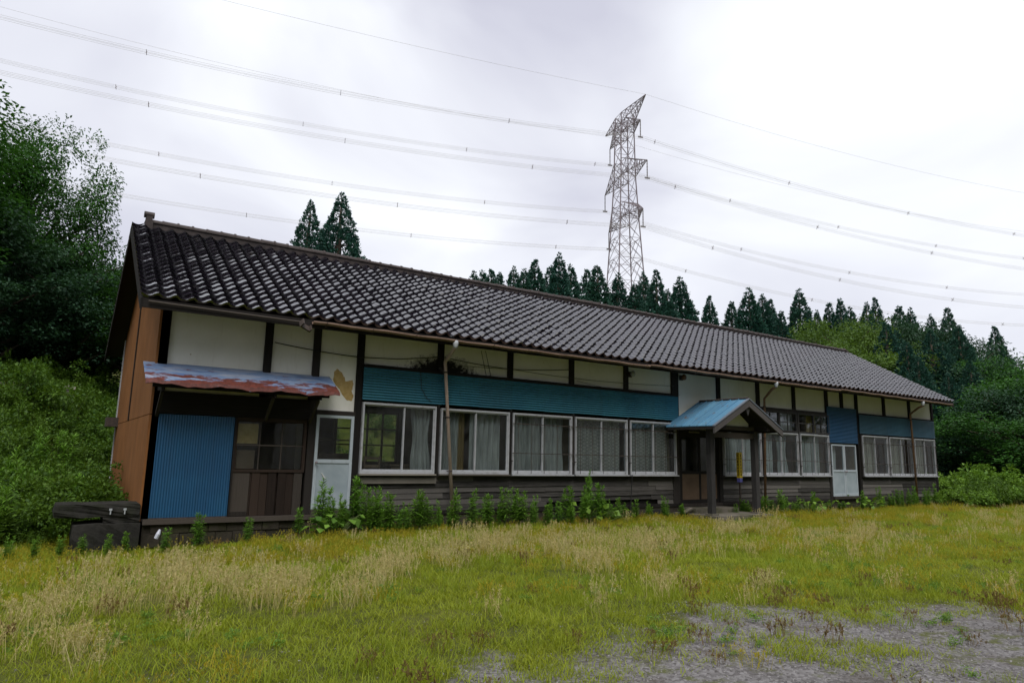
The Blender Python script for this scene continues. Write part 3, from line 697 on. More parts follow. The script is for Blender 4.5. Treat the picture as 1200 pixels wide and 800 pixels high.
for x in (.06, 1.86, 2.68):
    MB().bar((x, .06, 2.50), (x, -.52, 2.475), .05, .07).build('arm', MT['beam'], can)
    MB().bar((x, .05, 2.05), (x, -.40, 2.44), .045, .06).build('brace', MT['plank'], can)
for k in range(5): MB().bar((.3+k*.6, .08, 2.90), (.3+k*.6, -.55, 2.565), .035, .045).build('rafter', MT['beam'], can)

# ---- porch
PX, PY0, PRZ, PEZ, PH = 13.66, -1.62, 3.11, 2.37, 1.36
porch = MB().box(12.55, 14.75, -1.45, .02, -.1, .13).box(12.80, 14.5, -.55, .01, .131, .245).build('porch', MT['step'], house)
for s in (-1, 1):
    x = PX+s*.90
    MB().box(x-.075, x+.075, -1.16, -1.01, .14, 2.30).build('post', MT['grey_post'], porch)
    MB().box(x-.12, x+.12, -1.205, -.965, .1, .17).build('post_base', MT['step'], porch)
    MB().box(x-.06, x+.06, -1.55, .03, 2.302, 2.42).build('side_beam', MT['beam'], porch)
    MB().box(PX+s*(PH-.03)-.02, PX+s*(PH-.03)+.02, PY0+.04, -.01, PEZ-.095, PEZ-.012).build('eave_board', MT['beam'], porch)
    # roof slope: standing strips of sheet
    nsh = 6; yy = np.linspace(PY0, -.0, nsh+1)
    for k in range(nsh):
        y0, y1 = yy[k]+.004, yy[k+1]-.004
        q = MB(); t = .022; z_in = PRZ; z_out = PEZ
        q.prism([(PX, z_in), (PX+s*PH, z_out), (PX+s*PH, z_out-t), (PX, z_in-t)], 1, y0, y1)
        q.bar((PX+s*.02, y1+.004, z_in+.004), (PX+s*PH, y1+.004, z_out+.008), .016, .022)
        q.build('roof_sheet', MT['porch_blue'], porch)
    MB().prism([(PX+s*.0, PRZ-.03), (PX+s*(PH+.03), PEZ-.045), (PX+s*(PH+.03), PEZ-.20), (PX+s*.0, PRZ-.205)], 1, PY0-.03, PY0+.02).build('bargeboard', MT['grey_beam'], porch)
    MB().prism([(PX, PRZ+.012), (PX+s*(PH+.045), PEZ-.005), (PX+s*(PH+.045), PEZ-.032), (PX, PRZ-.018)], 1, PY0-.045, PY0+.03).build('verge_strip', MT['verge'], porch)
    MB().prism([(PX, PRZ-.03), (PX+s*(PH-.02), PEZ-.028), (PX+s*(PH-.02), PEZ-.06), (PX, PRZ-.065)], 1, PY0+.03, -.005).build('roof_board', MT['beam'], porch)
MB().box(PX-.84, PX+.84, -1.14, -1.03, 2.10, 2.24).build('cross_beam', MT['plank'], porch)
MB().box(PX-.05, PX+.05, -1.60, .02, PRZ-.20, PRZ-.075).build('ridge_beam', MT['beam'], porch)
MB().prism([(PX-.66, 2.42), (PX+.66, 2.42), (PX+.66, 2.50), (PX+.05, 2.91), (PX-.05, 2.91), (PX-.66, 2.50)], 1, -1.10, -1.06).build('gable_panel', MT['plaster'], porch)
MB().box(PX-.95, PX+.95, -1.15, -1.02, 2.31, 2.415).build('tie_beam', MT['plank'], porch)
MB().prism([(PX-.07, 2.92), (PX+.07, 2.92), (PX+.07, 2.82), (PX, 2.66), (PX-.07, 2.82)], 1, PY0+.02, PY0+.06).build('pendant', MT['grey_post'], porch)
MB().tube([(PX, PY0, PRZ+.02), (PX, -.0, PRZ+.02)], .03, 8).build('ridge_cap', MT['iron'], porch)
MB().box(13.2, 13.62, .0, .045, 2.24, 2.28).build('name_plate', MT['lightwood'], porch)

# ------------------------------------------------------------------ things in and on the house
def curtain(x0, x1, mat, label, z0=1.08, z1=2.44, y=.175, folds=7, amp=.03, pinch=0, lean=0, group=None):
    n = folds*8; rows = 8; mb = MB(); mb.smooth = True; ph = rng.uniform(0, 6)
    for j in range(rows+1):
        t = j/rows; z = z1+(z0-z1)*t
        for i in range(n+1):
            u = i/n; c = (x0+x1)/2+lean*t*t; hw = (x1-x0)/2*(1-pinch*math.sin(math.pi*min(1, t*1.15))**2)
            mb.v.append((c+(u*2-1)*hw, y+amp*math.sin(u*folds*2*math.pi+ph+.5*t)+.012*math.sin(u*19+ph*2), z))
    for j in range(rows):
        for i in range(n): a = j*(n+1)+i; mb.f.append((a, a+1, a+n+2, a+n+1))
    o = mb.build('curtain', MT[mat]); return tag(o, label, 'curtain', group)
curtain(4.86, 5.34, 'curtain', 'pale curtain drawn to one side of the wide window next to the white door', folds=5, pinch=.25, lean=.05)
curtain(5.53, 6.05, 'curtain', 'grey curtain gathered behind the beige downpipe', folds=5)
curtain(5.98, 6.16, 'curtain_tan', 'narrow tan curtain strip beside the grey one behind the beige downpipe', folds=3)
curtain(6.30, 7.10, 'curtain', 'grey curtain over the pane just past the beige downpipe', folds=6)
curtain(7.38, 8.25, 'curtain', 'grey curtain on the door side of the first barred window', folds=7)
curtain(8.28, 8.92, 'curtain', 'grey bunched curtain on the porch side of the first barred window', folds=5, pinch=.12)
curtain(9.20, 10.78, 'curtain_check', 'lattice-patterned curtain across the second barred window', folds=11)
curtain(11.02, 12.5, 'curtain_check', 'lattice-patterned curtain in the barred window touching the porch roof', folds=10)
curtain(14.7, 16.3, 'curtain_white', 'white pleated curtain in the window behind the yellow sign post', folds=14, amp=.022)
curtain(16.55, 17.1, 'curtain_white', 'white curtain piece in the window behind the reddish downpipe by the porch', folds=5)
curtain(17.25, 17.8, 'curtain_white', 'torn white curtain hanging slack past the reddish downpipe by the porch', folds=5, pinch=.3, lean=.08, z1=2.3)
curtain(18.40, 19.6, 'curtain_white', 'grey-white pleated curtain in the window next to the double door', folds=12)
curtain(18.88, 19.45, 'curtain_yellow', 'mustard yellow curtain behind the upper transom window', z0=2.45, z1=3.02, y=.16, folds=4, amp=.02)
curtain(17.5, 18.15, 'curtain', 'grey curtain behind the transom window next to the porch roof', z0=2.45, z1=3.02, y=.16, folds=5, amp=.02)
curtain(22.0, 23.1, 'curtain_brown', 'brown curtain in the window just past the double door', folds=8)
curtain(23.8, 25.0, 'curtain_brown', 'brown curtain in the middle window beyond the double door', folds=9)
curtain(25.6, 26.5, 'curtain_brown', 'brown curtain in the last window at the far end', folds=7)
curtain(20.18, 20.55, 'curtain_white', 'white curtain behind the glass of the double door', z0=1.28, z1=2.06, y=.2, folds=4, amp=.02)

ch = tag(empty('chair', (4.12, .72, .58), .25), 'wooden chair behind the wide window next to the white door', 'chair')
for x in (-.19, .19):
    MB().bar((x, .17, 0), (x, .17, .40), .035).build('leg', MT['int_wood'], ch); MB().bar((x, -.19, 0), (x, -.23, .86), .035).build('leg', MT['int_wood'], ch)
MB().box(-.21, .21, -.2, .2, .40, .43).build('seat', MT['int_wood'], ch)
for z in (.62, .78): MB().box(-.175, .175, -.235, -.215, z, z+.06).build('back_rail', MT['int_wood'], ch)
dk = tag(empty('desk', (5.0, .75, .58), -.12), 'small desk behind the gathered curtain of the wide window', 'desk')
MB().box(-.36, .36, -.22, .22, .66, .69).build('desk_top', MT['int_wood'], dk); MB().box(-.33, .33, -.19, .19, .54, .659).build('drawer', MT['int_wood'], dk)
for x in (-.32, .32):
    for y in (-.19, .19): MB().bar((x, y, 0), (x, y, .54), .04).build('leg', MT['int_wood'], dk)

def cable(pts, label, r=.007, group=None):
    P = [Vector(on_y(u, v, y)) for u, v, y in pts]; full = []
    for a, b in zip(P[:-1], P[1:]):
        for i in range(8):
            t = i/8; q = a.lerp(b, t); q.z -= .10*(a-b).length*.25*4*t*(1-t)*.25; full.append(q)
    full.append(P[-1]); mb = MB().tube(full, r, 5); mb.smooth = True
    return tag(mb.build('cable', MT['cable']), label, 'cable', group)
cable([(322, 401, .03), (372, 411, .03), (418, 418, .03), (470, 420.5, .03), (515, 418, .03)], 'thick black cable strung over the plaster above the canopy', .010)
cable([(521, 418.5, .0), (556, 426, .03), (598, 432.5, .03), (632, 433.5, .03), (668, 433, .03)], 'twisted cable running from the soot stain past the first window bays', .009)
cable([(521, 426.5, .02), (600, 432.5, .035), (672, 443, .035), (737, 449, .035)], 'thin wire sagging below the twisted cable on the plaster', .006)
cable([(737, 449, .035), (790, 452, .03)], 'short wire between two posts under the eave before the porch', .005)
cable([(564, 411, .0), (570, 441, .03), (575, 440, .03), (569, 411, .0)], 'loop of dark wire hanging from the eave', .007)
cable([(493, 436, -.02), (494, 455, -.02), (500, 466, -.02), (506, 471, -.02)], 'dark wire curving down over the first blue siding sheet', .006)
cable([(676, 446, .0), (740, 461, -.02), (797, 463, -.02)], 'pale wire drooping along the top of the blue siding', .004)
cable([(741, 556, -.09), (740, 575, -.05), (738.5, 606, -.03)], 'grey conduit wire dropping from the lattice-curtain window to the ground', .012)

def wall_lamp(u, v, label):
    q = on_y(u, v, -.06); o = tag(empty('wall_lamp', (q[0], .045, q[2]-.1)), label, 'lamp')
    MB().box(-.06, .06, -.03, 0, 0, .14).build('base', MT['iron'], o); MB().tube([(0, -.02, .08), (0, -.10, .10), (0, -.13, .10)], .014, 6).build('arm', MT['iron'], o)
    h = MB().tube([(0, -.13, .16), (0, -.13, .14), (0, -.13, .07), (0, -.13, .02), (0, -.13, 0)], [.02, .05, .065, .055, .02], 10); h.smooth = True; h.build('globe', MT['greyp'] if u < 770 else MT['pipe_red'], o)
wall_lamp(741, 437, 'grey wall lamp on the post one bay before the porch'); wall_lamp(801, 441, 'rusty red wall lamp on the thick post by the porch')

# yellow sign post beside the entrance
q = on_y(867, 563, -.4); sx = float(q[0])
sg = tag(empty('sign_post', (sx, -.4, .0)), 'slim yellow sign post with black lettering beside the entrance', 'sign')
MB().box(-.022, .022, -.022, .022, -.1, .92).build('pole', MT['iron'], sg)
m = Mat('sign_yellow'); MT['yellow'] = m.bsdf(m.ramp(m.noise(m.coord('Object'), 8, 4), (.3, rgb(.55, .38, .015)), (.7, rgb(.68, .50, .03))), .5)
m = Mat('sign_blue'); MT['sblue'] = m.bsdf(rgb(.12, .12, .42), .5)
m = Mat('sign_black'); MT['sblack'] = m.bsdf(rgb(.02, .018, .015), .6)
pl = MB().box(-.06, .06, -.05, .05, 1.03, 1.74).build('plate', MT['yellow'], sg)
MB().box(-.058, .058, -.048, .048, .92, 1.029).build('foot_band', MT['sblue'], sg)
glyphs = ['a', 'b', 'c', 'd', 'b', 'c', 'a']
for k, gname in enumerate(glyphs):               # small brush-like characters, too small to read in the photo
    zc = 1.66-k*.088; gm = MB()
    for st_ in {'a': ((-.03, .02, .03, .02), (0, .03, 0, -.03), (-.03, -.025, .03, -.025)), 'b': ((-.025, .03, -.025, -.03), (-.025, .0, .03, .0), (.03, .03, .03, -.03)),
                'c': ((-.03, .025, .03, .025), (-.03, -.025, .03, -.025), (-.02, .0, .02, .0), (0, .03, 0, -.03)), 'd': ((-.03, .03, .03, -.03), (.03, .03, -.03, -.03))}[gname]:
        gm.bar((st_[0], -.051, zc+st_[1]), (st_[2], -.051, zc+st_[3]), .006, .013)
        gm.bar((-.061, st_[0], zc+st_[1]), (-.061, st_[2], zc+st_[3]), .006, .013)
    gm.build('lettering', MT['sblack'], pl)

# broken concrete slab and blocks at the left corner
def rock_box(x0, x1, y0, y1, z0, z1, seed, amp=.025):
    import bmesh
    r = np.random.default_rng(seed); bm = bmesh.new(); bmesh.ops.create_cube(bm, size=1)
    bmesh.ops.subdivide_edges(bm, edges=bm.edges[:], cuts=5, use_grid_fill=True)
    ph = r.uniform(0, 6, 6)
    for v in bm.verts:
        c = v.co.copy(); ed = sum(abs(abs(t)-.5) < 1e-4 for t in c)
        n = amp*(math.sin(c.x*9+ph[0]+c.z*5)+math.sin(c.y*11+ph[1])*.7+math.sin(c.z*13+c.x*17+ph[2])*.6)
        f = 1-(.018 if ed == 2 else .04 if ed == 3 else 0)
        v.co = ((x0+x1)/2+c.x*f*(x1-x0)+n*.6, (y0+y1)/2+c.y*f*(y1-y0)+n, (z0+z1)/2+c.z*(1-(1-f)*2)*(z1-z0)+n*.35)
    me = bpy.data.meshes.new('slab'); bm.to_mesh(me); bm.free(); me.materials.append(MT['block']); return me
tag(add('concrete_slab', rock_box(-1.22, -.03, -.05, .75, .39, .60, 1, .012)), 'long dark concrete slab lying on top of the blocks by the brown gable wall', 'slab')
tag(add('concrete_block', rock_box(-.55, -.02, -.03, .70, .28, .42, 2, .01)), 'short stained block wedged under the dark slab next to the house corner', 'block')
cb = tag(add('concrete_block', rock_box(-.95, -.01, -.10, .72, -.35, .30, 3, .012)), 'large black concrete block at the ground under the dark slab', 'block')
for x in (-.46, -.26):
    c = tag(MB().box(x-.02, x+.02, -.115, -.075, .50, .53).box(x-.008, x+.008, -.113, -.08, .44, .50).build('pipe_fitting', MT['greyp']), 'small grey metal fitting on the face of the dark slab', 'fitting', 'fittings on the slab')
m = Mat('litter_white'); MT['litter'] = m.bsdf(rgb(.5, .52, .6), .4)
q = on_y(182, 635, -.22); lt = MB().tube([(0, 0, 0), (.03, 0, .07), (.05, .01, .14)], [.03, .035, .015], 8); lt = lt.build('plastic_bottle', MT['litter']); lt.location = (q[0], -.22, .05)
tag(lt, 'crumpled pale plastic bottle leaning at the left footing stones', 'bottle')
tag(MB().bar((12.0, -.55, .06), (12.75, -.42, .26), .12, .03).build('loose_board', MT['step']), 'loose board propped against the porch step', 'board')

# ------------------------------------------------------------------ power line
TP = np.array([88.0, 81.4]); AR = np.array([-.293, -.956]); LN = np.array([.956, -.293])
tb = float(height(TP[0], TP[1]))
tower = tag(empty('transmission_tower', (TP[0], TP[1], tb)), 'tall steel lattice transmission tower rising behind the cedars', 'tower')
def side(z): return float(np.interp(z, [tb, 33.9, 47.7, 56.4, 67.0, 71.0], [8.3, 5.5, 4.0, 3.15, 2.8, 2.6]))
def corner(i, z):
    a, b = ((1,1),(1,-1),(-1,-1),(-1,1))[i]; h = side(z)/2; v = AR*a*h+LN*b*h; return Vector((v[0], v[1], z-tb))
lev = [tb, 18, 24.5, 30, 35, 39.6, 43.8, 47.7, 50.2, 53.3, 56.5, 59.0, 62.4, 65.8, 67.8, 69.8]
for i in range(4):
    mb = MB()
    for a, b in zip(lev[:-1], lev[1:]): mb.bar(corner(i, a), corner(i, b), .17)
    mb.build('leg', MT['steel'], tower)
for i in range(4):
    mb = MB(); j = (i+1) % 4
    for a, b in zip(lev[:-1], lev[1:]):
        mb.bar(corner(i, a), corner(j, b), .068); mb.bar(corner(j, a), corner(i, b), .068); mb.bar(corner(i, b), corner(j, b), .068)
        mid = (corner(i, b)+corner(j, b))/2
        if b < 45: mb.bar(mid, (corner(i, a)*.5+corner(i, b)*.5), .08); mb.bar(mid, (corner(j, a)*.5+corner(j, b)*.5), .08)
    mb.build('face_bracing', MT['steel'], tower)
def arm(z, half, top, s, name='crossarm'):
    tip = Vector((*(AR*s*half), z-tb)); mb = MB()
    ids = (0, 1) if s > 0 else (2, 3); zl, zh = (z, z+top) if top > 0 else (z+top, z)
    lo = [corner(i, zl) for i in ids]; hi = [corner(i, zh) for i in ids]
    for c in lo+hi: mb.bar(c, tip, .11)
    n = 5
    for k in range(n):
        f0, f1 = k/n, (k+1)/n
        P0 = [c.lerp(tip, f0) for c in lo+hi]; P1 = [c.lerp(tip, f1) for c in lo+hi]
        for a, b in ((0, 1), (2, 3), (0, 2), (1, 3)):
            mb.bar(P0[a], P0[b], .08)
            if k < n-1: mb.bar(P0[a], P1[b], .08)
    return mb.build(name, MT['steel'], tower), tip
atts = {}
for nme, z, half, top in (('e', 69.8, 9.1, -2.2), ('1', 65.8, 6.8, 3.0), ('2', 56.5, 9.3, 3.6), ('3', 47.7, 7.46, 3.2)):
    for s in (1, -1):
        _, tip = arm(z, half, top, s)
        if nme == 'e': atts[nme, s] = tip; continue
        bot = tip-Vector((0, 0, 3.6)); n = 24; pts = [tip.lerp(bot, k/n) for k in range(n+1)]
        ins = MB().tube(pts, [.13 if k % 2 else .06 for k in range(n+1)], 8).bar(bot-Vector((*(LN*.5), 0)), bot+Vector((*(LN*.5), 0)), .12, .3); ins.build('insulator', MT['porc'], tower)
        atts[nme, s] = bot
# conductors: each hangs in the vertical plane through its arm tip along the line
T0 = Vector((TP[0], TP[1], tb))
def in_plane(A, u, v):
    d = ray(u, v); nrm = np.array([AR[0], AR[1], 0]); A_ = np.array(A); t = nrm@(A_-CAM)/(nrm@d); P = CAM+d*t
    return float((P-A_)[:2]@LN), float(P[2])
spec = {('e', -1): ([(0, 8), (310, 86)], [(900, 213), (1190, 270)]), ('e', 1): ([(260, 0), (600, 79)], [(875, 147.5), (1200, 226)]),
        ('1', 1): ([(0, 20), (310, 91.5)], [(945, 220), (1200, 276)]), ('1', -1): ([(0, 71), (314, 138)], [(900, 246.5), (1200, 302.5)]),
        ('2', 1): ([(0, 85), (301, 147)], [(960, 266.5), (1200, 315)]), ('2', -1): ([(35, 150), (307, 202)], [(920, 304), (1200, 345)]),
        ('3', 1): ([(50, 172), (295, 216)], [(920, 313), (1200, 360)]), ('3', -1): ([(115, 224), (600, 286)], [(875, 335), (1200, 381)])}
nm = {'e': 'topmost thin earth wire', '1': 'power cable pair on the upper insulators', '2': 'power cable pair on the middle insulators', '3': 'power cable pair on the lowest insulators'}
for (k, s), (lf, rg) in spec.items():
    A = np.array(T0+atts[k, s]); sides = []
    for obs, lim in ((lf, -150), (rg, 260)):
        (s1, z1), (s2, z2) = [in_plane(A, *p) for p in obs]
        # z = zA + b s + c s^2
        M = np.array([[s1, s1*s1], [s2, s2*s2]]); b, c = np.linalg.solve(M, np.array([z1-A[2], z2-A[2]]))
        if c < 1e-5: c = 1e-5; b = (z1-A[2])/s1
        se = max(abs(s1), abs(s2))*1.25; sg_ = -1 if obs is lf else 1
        sides.append([(sg_*se*i/40, b*sg_*se*i/40+c*(se*i/40)**2) for i in range(41)])
    line = sides[0][::-1]+sides[1][1:]
    P = [Vector((A[0]+LN[0]*t, A[1]+LN[1]*t, A[2]+dz)) for t, dz in line]
    where = 'nearer to the house' if s > 0 else 'farther from the house'
    ob = tag(empty('power_line', tuple(A)), '%s, on the tower side %s' % (nm[k], where), 'power line')
    if k == 'e':
        MB().tube([p-Vector(A) for p in P], .022, 4).build('wire', MT['wire'], ob)
    else:
        for dx in (-.26, .26):
            for dz in (-.22, .22):
                MB().tube([p-Vector(A)+Vector((AR[0]*dx, AR[1]*dx, dz)) for p in P], .019, 4).build('wire', MT['wire'], ob)
        acc = 0; nxt = 14
        for a, b in zip(P[:-1], P[1:]):
            acc += (b-a).length
            if acc > nxt:
                nxt += 30; q = b-Vector(A)
                MB().bar(q+Vector((AR[0]*.3, AR[1]*.3, .3)), q-Vector((AR[0]*.3, AR[1]*.3, .3)), .07).bar(q+Vector((-AR[0]*.3, -AR[1]*.3, .3)), q-Vector((-AR[0]*.3, -AR[1]*.3, .3)), .07).build('spacer', MT['steel'], ob)

# ------------------------------------------------------------------ plants: leaf meshes
def unit(v): return v/np.maximum(np.linalg.norm(v, axis=-1, keepdims=True), 1e-9)
def leaves(C, D, N, ln, wd, r, fold=.18):
    """bent rhombic leaves: C base, D direction, N rough normal; returns V,F (triangles pairs as quads folded)"""
    n = len(C); D = unit(D); S = unit(np.cross(D, N)); U = np.cross(S, D)
    ln = np.broadcast_to(ln, n)[:, None]; wd = np.broadcast_to(wd, n)[:, None]
    a = C; b = C+D*ln*.45+S*wd*.5+U*fold*wd; c = C+D*ln-U*ln*.15; d = C+D*ln*.45-S*wd*.5+U*fold*wd
    V = np.stack([a, b, c, d], 1).reshape(-1, 3); F = np.arange(4*n).reshape(-1, 4)
    return V, F
def leaf_mesh(name, parts, mat, r, tint=None):
    Vs = []; Fs = []; o = 0
    for V, F in parts: Vs.append(V); Fs.append(F+o); o += len(V)
    V = np.concatenate(Vs); F = np.concatenate(Fs)
    t = r.uniform(0, 1, len(F)) if tint is None else tint
    return np_mesh(name, V, F, mat, False, {'tint': ('FACE', t)})
def rand_dirs(n, r): return unit(r.normal(size=(n, 3)))

def cedar_parts(h, rad, seed, puffs, per, bare=.12, size=.42):
    """unit conifer: trunk mesh and crown mesh, conical with ragged tiers of upturned sprays"""
    r = np.random.default_rng(seed)
    tr = MB().tube([(0, 0, -1), (0, 0, h*.3), (.06, .03, h*.65), (.02, .0, h*.97)], [rad*.13, rad*.10, rad*.06, .02], 8); tr.smooth = True
    for k in range(26):
        z = h*r.uniform(bare*.6, .9); a = r.uniform(0, 6.28); L = rad*(1-z/h)**.75*.8
        tr.tube([(0, 0, z), (math.cos(a)*L*.6, math.sin(a)*L*.6, z-.05*L), (math.cos(a)*L, math.sin(a)*L, z+.12*L)], [.05, .03, .012], 4)
    t = 1-r.uniform(0, 1, puffs)**.62*(1-bare); t = np.clip(t, bare, .995)
    ph = r.uniform(0, 6.28, 4)
    a = r.uniform(0, 2*math.pi, puffs)
    lobes = 1+.10*np.sin(a*3+ph[0]+t*9)+.08*np.sin(a*5+ph[1]-t*14)+.10*np.sin(t*42+ph[2]+a*2)
    R = rad*np.clip((1-t), 0, 1)**.92*lobes*(.5+.5*np.sqrt(r.uniform(0, 1, puffs))) + .03
    R *= np.where(r.uniform(size=puffs) < .08, r.uniform(1.0, 1.22, puffs), 1)
    C = np.stack([np.cos(a)*R, np.sin(a)*R, t*h-.10*R], -1)
    out = unit(np.stack([np.cos(a), np.sin(a), np.full(puffs, .35)], -1))
    Cc = np.repeat(C, per, 0)+r.normal(0, 1, (puffs*per, 3))*np.repeat(size*(.10+.30*(1-t)), per)[:, None]; Oo = np.repeat(out, per, 0)
    D = unit(Oo*.8+rand_dirs(puffs*per, r)*.75+np.array([0, 0, .45])); N = rand_dirs(puffs*per, r)
    s = size*r.uniform(.6, 1.2, puffs*per)*np.repeat(.32+.8*(1-t), per)
    V, F = leaves(Cc, D, N, s, s*.55, r)
    tint = np.clip(np.repeat(r.uniform(.1, .9, puffs), per)+r.normal(0, .15, puffs*per), 0, 1)
    return tr.mesh('trunk', MT['bark']), leaf_mesh('crown', [(V, F)], MT['needle'], r, tint)

def broad_parts(h, rad, seed, clumps, per, leaf=.2, mat='leaf_broad', base=.22, flat=1.0):
    """unit broadleaf tree: trunk with limbs; crown of leaf clumps on the limb ends"""
    r = np.random.default_rng(seed); tr = MB(); tr.smooth = True
    tr.tube([(0, 0, -1), (0, 0, 0), (.1, .05, h*.25), (-.05, .12, h*.5), (0, 0, h*.8)], [rad*.10, rad*.085, rad*.07, rad*.045, .03], 8)
    cz = h*(base+1)/2; hz = h*(1-base)/2
    C = rand_dirs(clumps, r); C[:, 2] = C[:, 2]*.9+.08; rr = (.45+.55*r.uniform(0, 1, clumps)**.5)
    lob = 1+.18*np.sin(3*np.arctan2(C[:, 1], C[:, 0])+r.uniform(0, 6))+.15*np.sin(C[:, 2]*6+r.uniform(0, 6))
    C = C*(rr*lob)[:, None]*np.array([rad, rad, hz*flat]); C[:, 2] += cz
    for k in range(min(clumps, 34)):
        c = C[k]; z0 = min(h*.75, max(h*.15, c[2]-rad*.6)); m_ = (c[0]*.5, c[1]*.5, (z0+c[2])*.5+.2)
        tr.tube([(0, 0.05, z0), m_, tuple(c)], [.10*rad/3, .06*rad/3, .015], 5)
    cr_ = rad*.24*r.uniform(.7, 1.3, clumps); n = clumps*per
    dd = rand_dirs(n, r); dd[:, 2] = dd[:, 2]*.75+.12
    Cc = np.repeat(C, per, 0)+dd*(np.repeat(cr_, per)*(.55+.5*r.uniform(0, 1, n)))[:, None]
    D = unit(dd*np.array([1, 1, .3])+rand_dirs(n, r)*.7+np.array([0, 0, -.25])); N = unit(dd*.6+rand_dirs(n, r)*.55+np.array([0, 0, .9]))
    s = leaf*r.uniform(.65, 1.25, n); V, F = leaves(Cc, D, N, s, s*.62, r)
    tint = np.clip(np.repeat(r.uniform(.0, .8, clumps), per)+r.normal(.1, .2, n), 0, 1)
    return tr.mesh('trunk', MT['bark']), leaf_mesh('crown', [(V, F)], MT[mat], r, tint)
def plant_tree(name, var, x, y, sxy, sz, rz, label, group, z=None, cat='tree'):
    z = float(height(x, y))-.15 if z is None else z
    o = empty(name, (x, y, z), rz, (sxy, sxy, sz)); tag(o, label, cat, group)
    add('trunk', var[0], o); add('crown', var[1], o); return o

# ---- cedars: tops read from the skyline
CV = [cedar_parts(18, 4.1, 11+k, 2600, 10, size=.56) for k in range(4)]
CH = [cedar_parts(18, 5.8, 31+k, 3400, 12, size=.48) for k in range(2)]
def cedar_at(u, v, D, wpx, var, label, group, name='cedar_tree'):
    P = at_dist(u, v, D); z0 = float(height(P[0], P[1])); h = P[2]-z0
    sz = h/17.9; sxy = sz*wpx
    return plant_tree(name, var, float(P[0]), float(P[1]), sxy, sz, random.uniform(0, 6.28), label, group)
cedar_at(365, 233, 50, .86, CH[0], 'shorter cedar of the pair standing above the roof ridge on its own', None)
cedar_at(401, 224, 49, 1.0, CH[1], 'taller cedar of the pair standing above the roof ridge on its own', None)
CL = {655: 'tallest pointed cedar of the row between the lone pair and the tower', 724: 'cedar standing squarely before the legs of the tower', 754: 'cedar beside the tower, its tip against the tower leg on the far-gable side',
      769: 'cedar second from the tower on the far-gable side', 797: 'free-standing cedar with sky on both sides, past the tower', 700: 'cedar beside the tower on the lone-pair side', 556: 'first small cedar of the row on the lone-pair side', 936: 'tall cedar rising highest over the pale rounded trees'}
row = [(556,316),(566,316),(576,315),(585,317),(602,311),(614,314),(627,304),(645,309),(655,295),(669,309),(688,315),(700,309),(724,319),(754,318),(769,316),(744,331),(797,323),(782,338),
       (831,346),(857,351),(877,336),(893,344),(902,350),(915,362),(936,337)]
for k, (u, v) in enumerate(row):
    cedar_at(u, v, 92+6*math.sin(k*2.1)-(6 if u > 800 else 0), 1.15+.12*math.sin(k*1.3), CV[k % 4], CL.get(u, 'dark pointed cedar of the row %s' % ('between the lone pair and the tower' if u < 730 else 'between the tower and the pale rounded trees')), None if u in CL else 'cedars on the %s side of the tower' % ('near' if u < 730 else 'far'))
row2 = [(957,362),(971,354),(984,347),(996,358),(1015,353),(1025,348),(1053,356),(1066,359),(1090,367),(1110,360)]
for k, (u, v) in enumerate(row2):
    cedar_at(u, v, 84+5*math.sin(k*1.7), 1.0+.12*math.sin(k*2.3), CV[(k+1) % 4], 'dark cedar top rising above the paler trees at the far end of the house', 'cedars above the far wood')
cedar_at(1165, 381, 80, 1.1, CV[2], 'lone cedar top against the sky past the far end of the house', None)
for k, (u, v, D) in enumerate(((1038,376,56), (1062,398,50), (1090,385,54), (1111,434,45), (1122,380,60), (1075,415,47), (1050,385,60), (1104,398,57), (1136,420,52))):
    cedar_at(u, v, D, 1.15, CH[k % 2], '%s dark cedar behind the far gable' % ('short young' if v > 430 else 'broad') if v > 395 else 'tall dark cedar standing deep behind the far gable', 'cedars behind the far gable, %s' % ('young' if v > 430 else 'broad' if v > 395 else 'tall'))

# ---- broadleaf trees
BV = [broad_parts(10, 4.0, 51+k, 120, 190, .20) for k in range(3)]
BN = [broad_parts(12, 4.2, 61+k, 190, 260, .17) for k in range(2)]
BL = [broad_parts(10, 4.0, 71+k, 110, 200, .20, 'leaf_light') for k in range(2)]
BD = [broad_parts(10, 4.0, 81+k, 110, 190, .20, 'leaf_blue') for k in range(2)]
LT = [(-6.3, 14.8, .92, .77, BN[0], 'tall leafy tree on the left bank rising at the frame edge'), (-3.0, 18.5, .66, .80, BN[1], 'broad tree on the left bank with thin top twigs'),
      (-.3, 20.5, .70, .53, BN[0], 'leafy tree behind the tiled ridge end'), (-4.4, 16.6, .85, .62, BD[1], 'dark round tree in the middle of the left bank'),
      (-1.4, 16.0, .72, .50, BD[0], 'low dark tree by the brown gable'), (-9.5, 19, 1.2, 1.0, BN[1], 'big tree at the edge of the left bank'), (-3.4, 14.4, .60, .42, BD[1], 'small dark tree on top of the left bank'),
      (1.2, 17.0, .8, .42, BN[1], 'small tree tucked behind the brown gable'), (-5.6, 21, 1.0, .45, BD[0], 'dark tree filling the gap under the tall left trees'), (-2.2, 22, 1.0, .42, BD[1], 'dark tree deep behind the left bank')]
for k, (x, y, a, b, var, lab) in enumerate(LT): plant_tree('broadleaf_tree', var, x, y, a, b, k*1.9, lab, None, float(height(x, y))-(.9 if 'gap' in lab or 'deep' in lab else .15))
def broad_at(u, v, D, var, sxy, lab, grp, H=10):
    P = at_dist(u, v, D); z0 = float(height(P[0], P[1])); return plant_tree('broadleaf_tree', var, float(P[0]), float(P[1]), sxy, max(.3, (P[2]-z0)/(H*1.02)), random.uniform(0, 6), lab, grp)
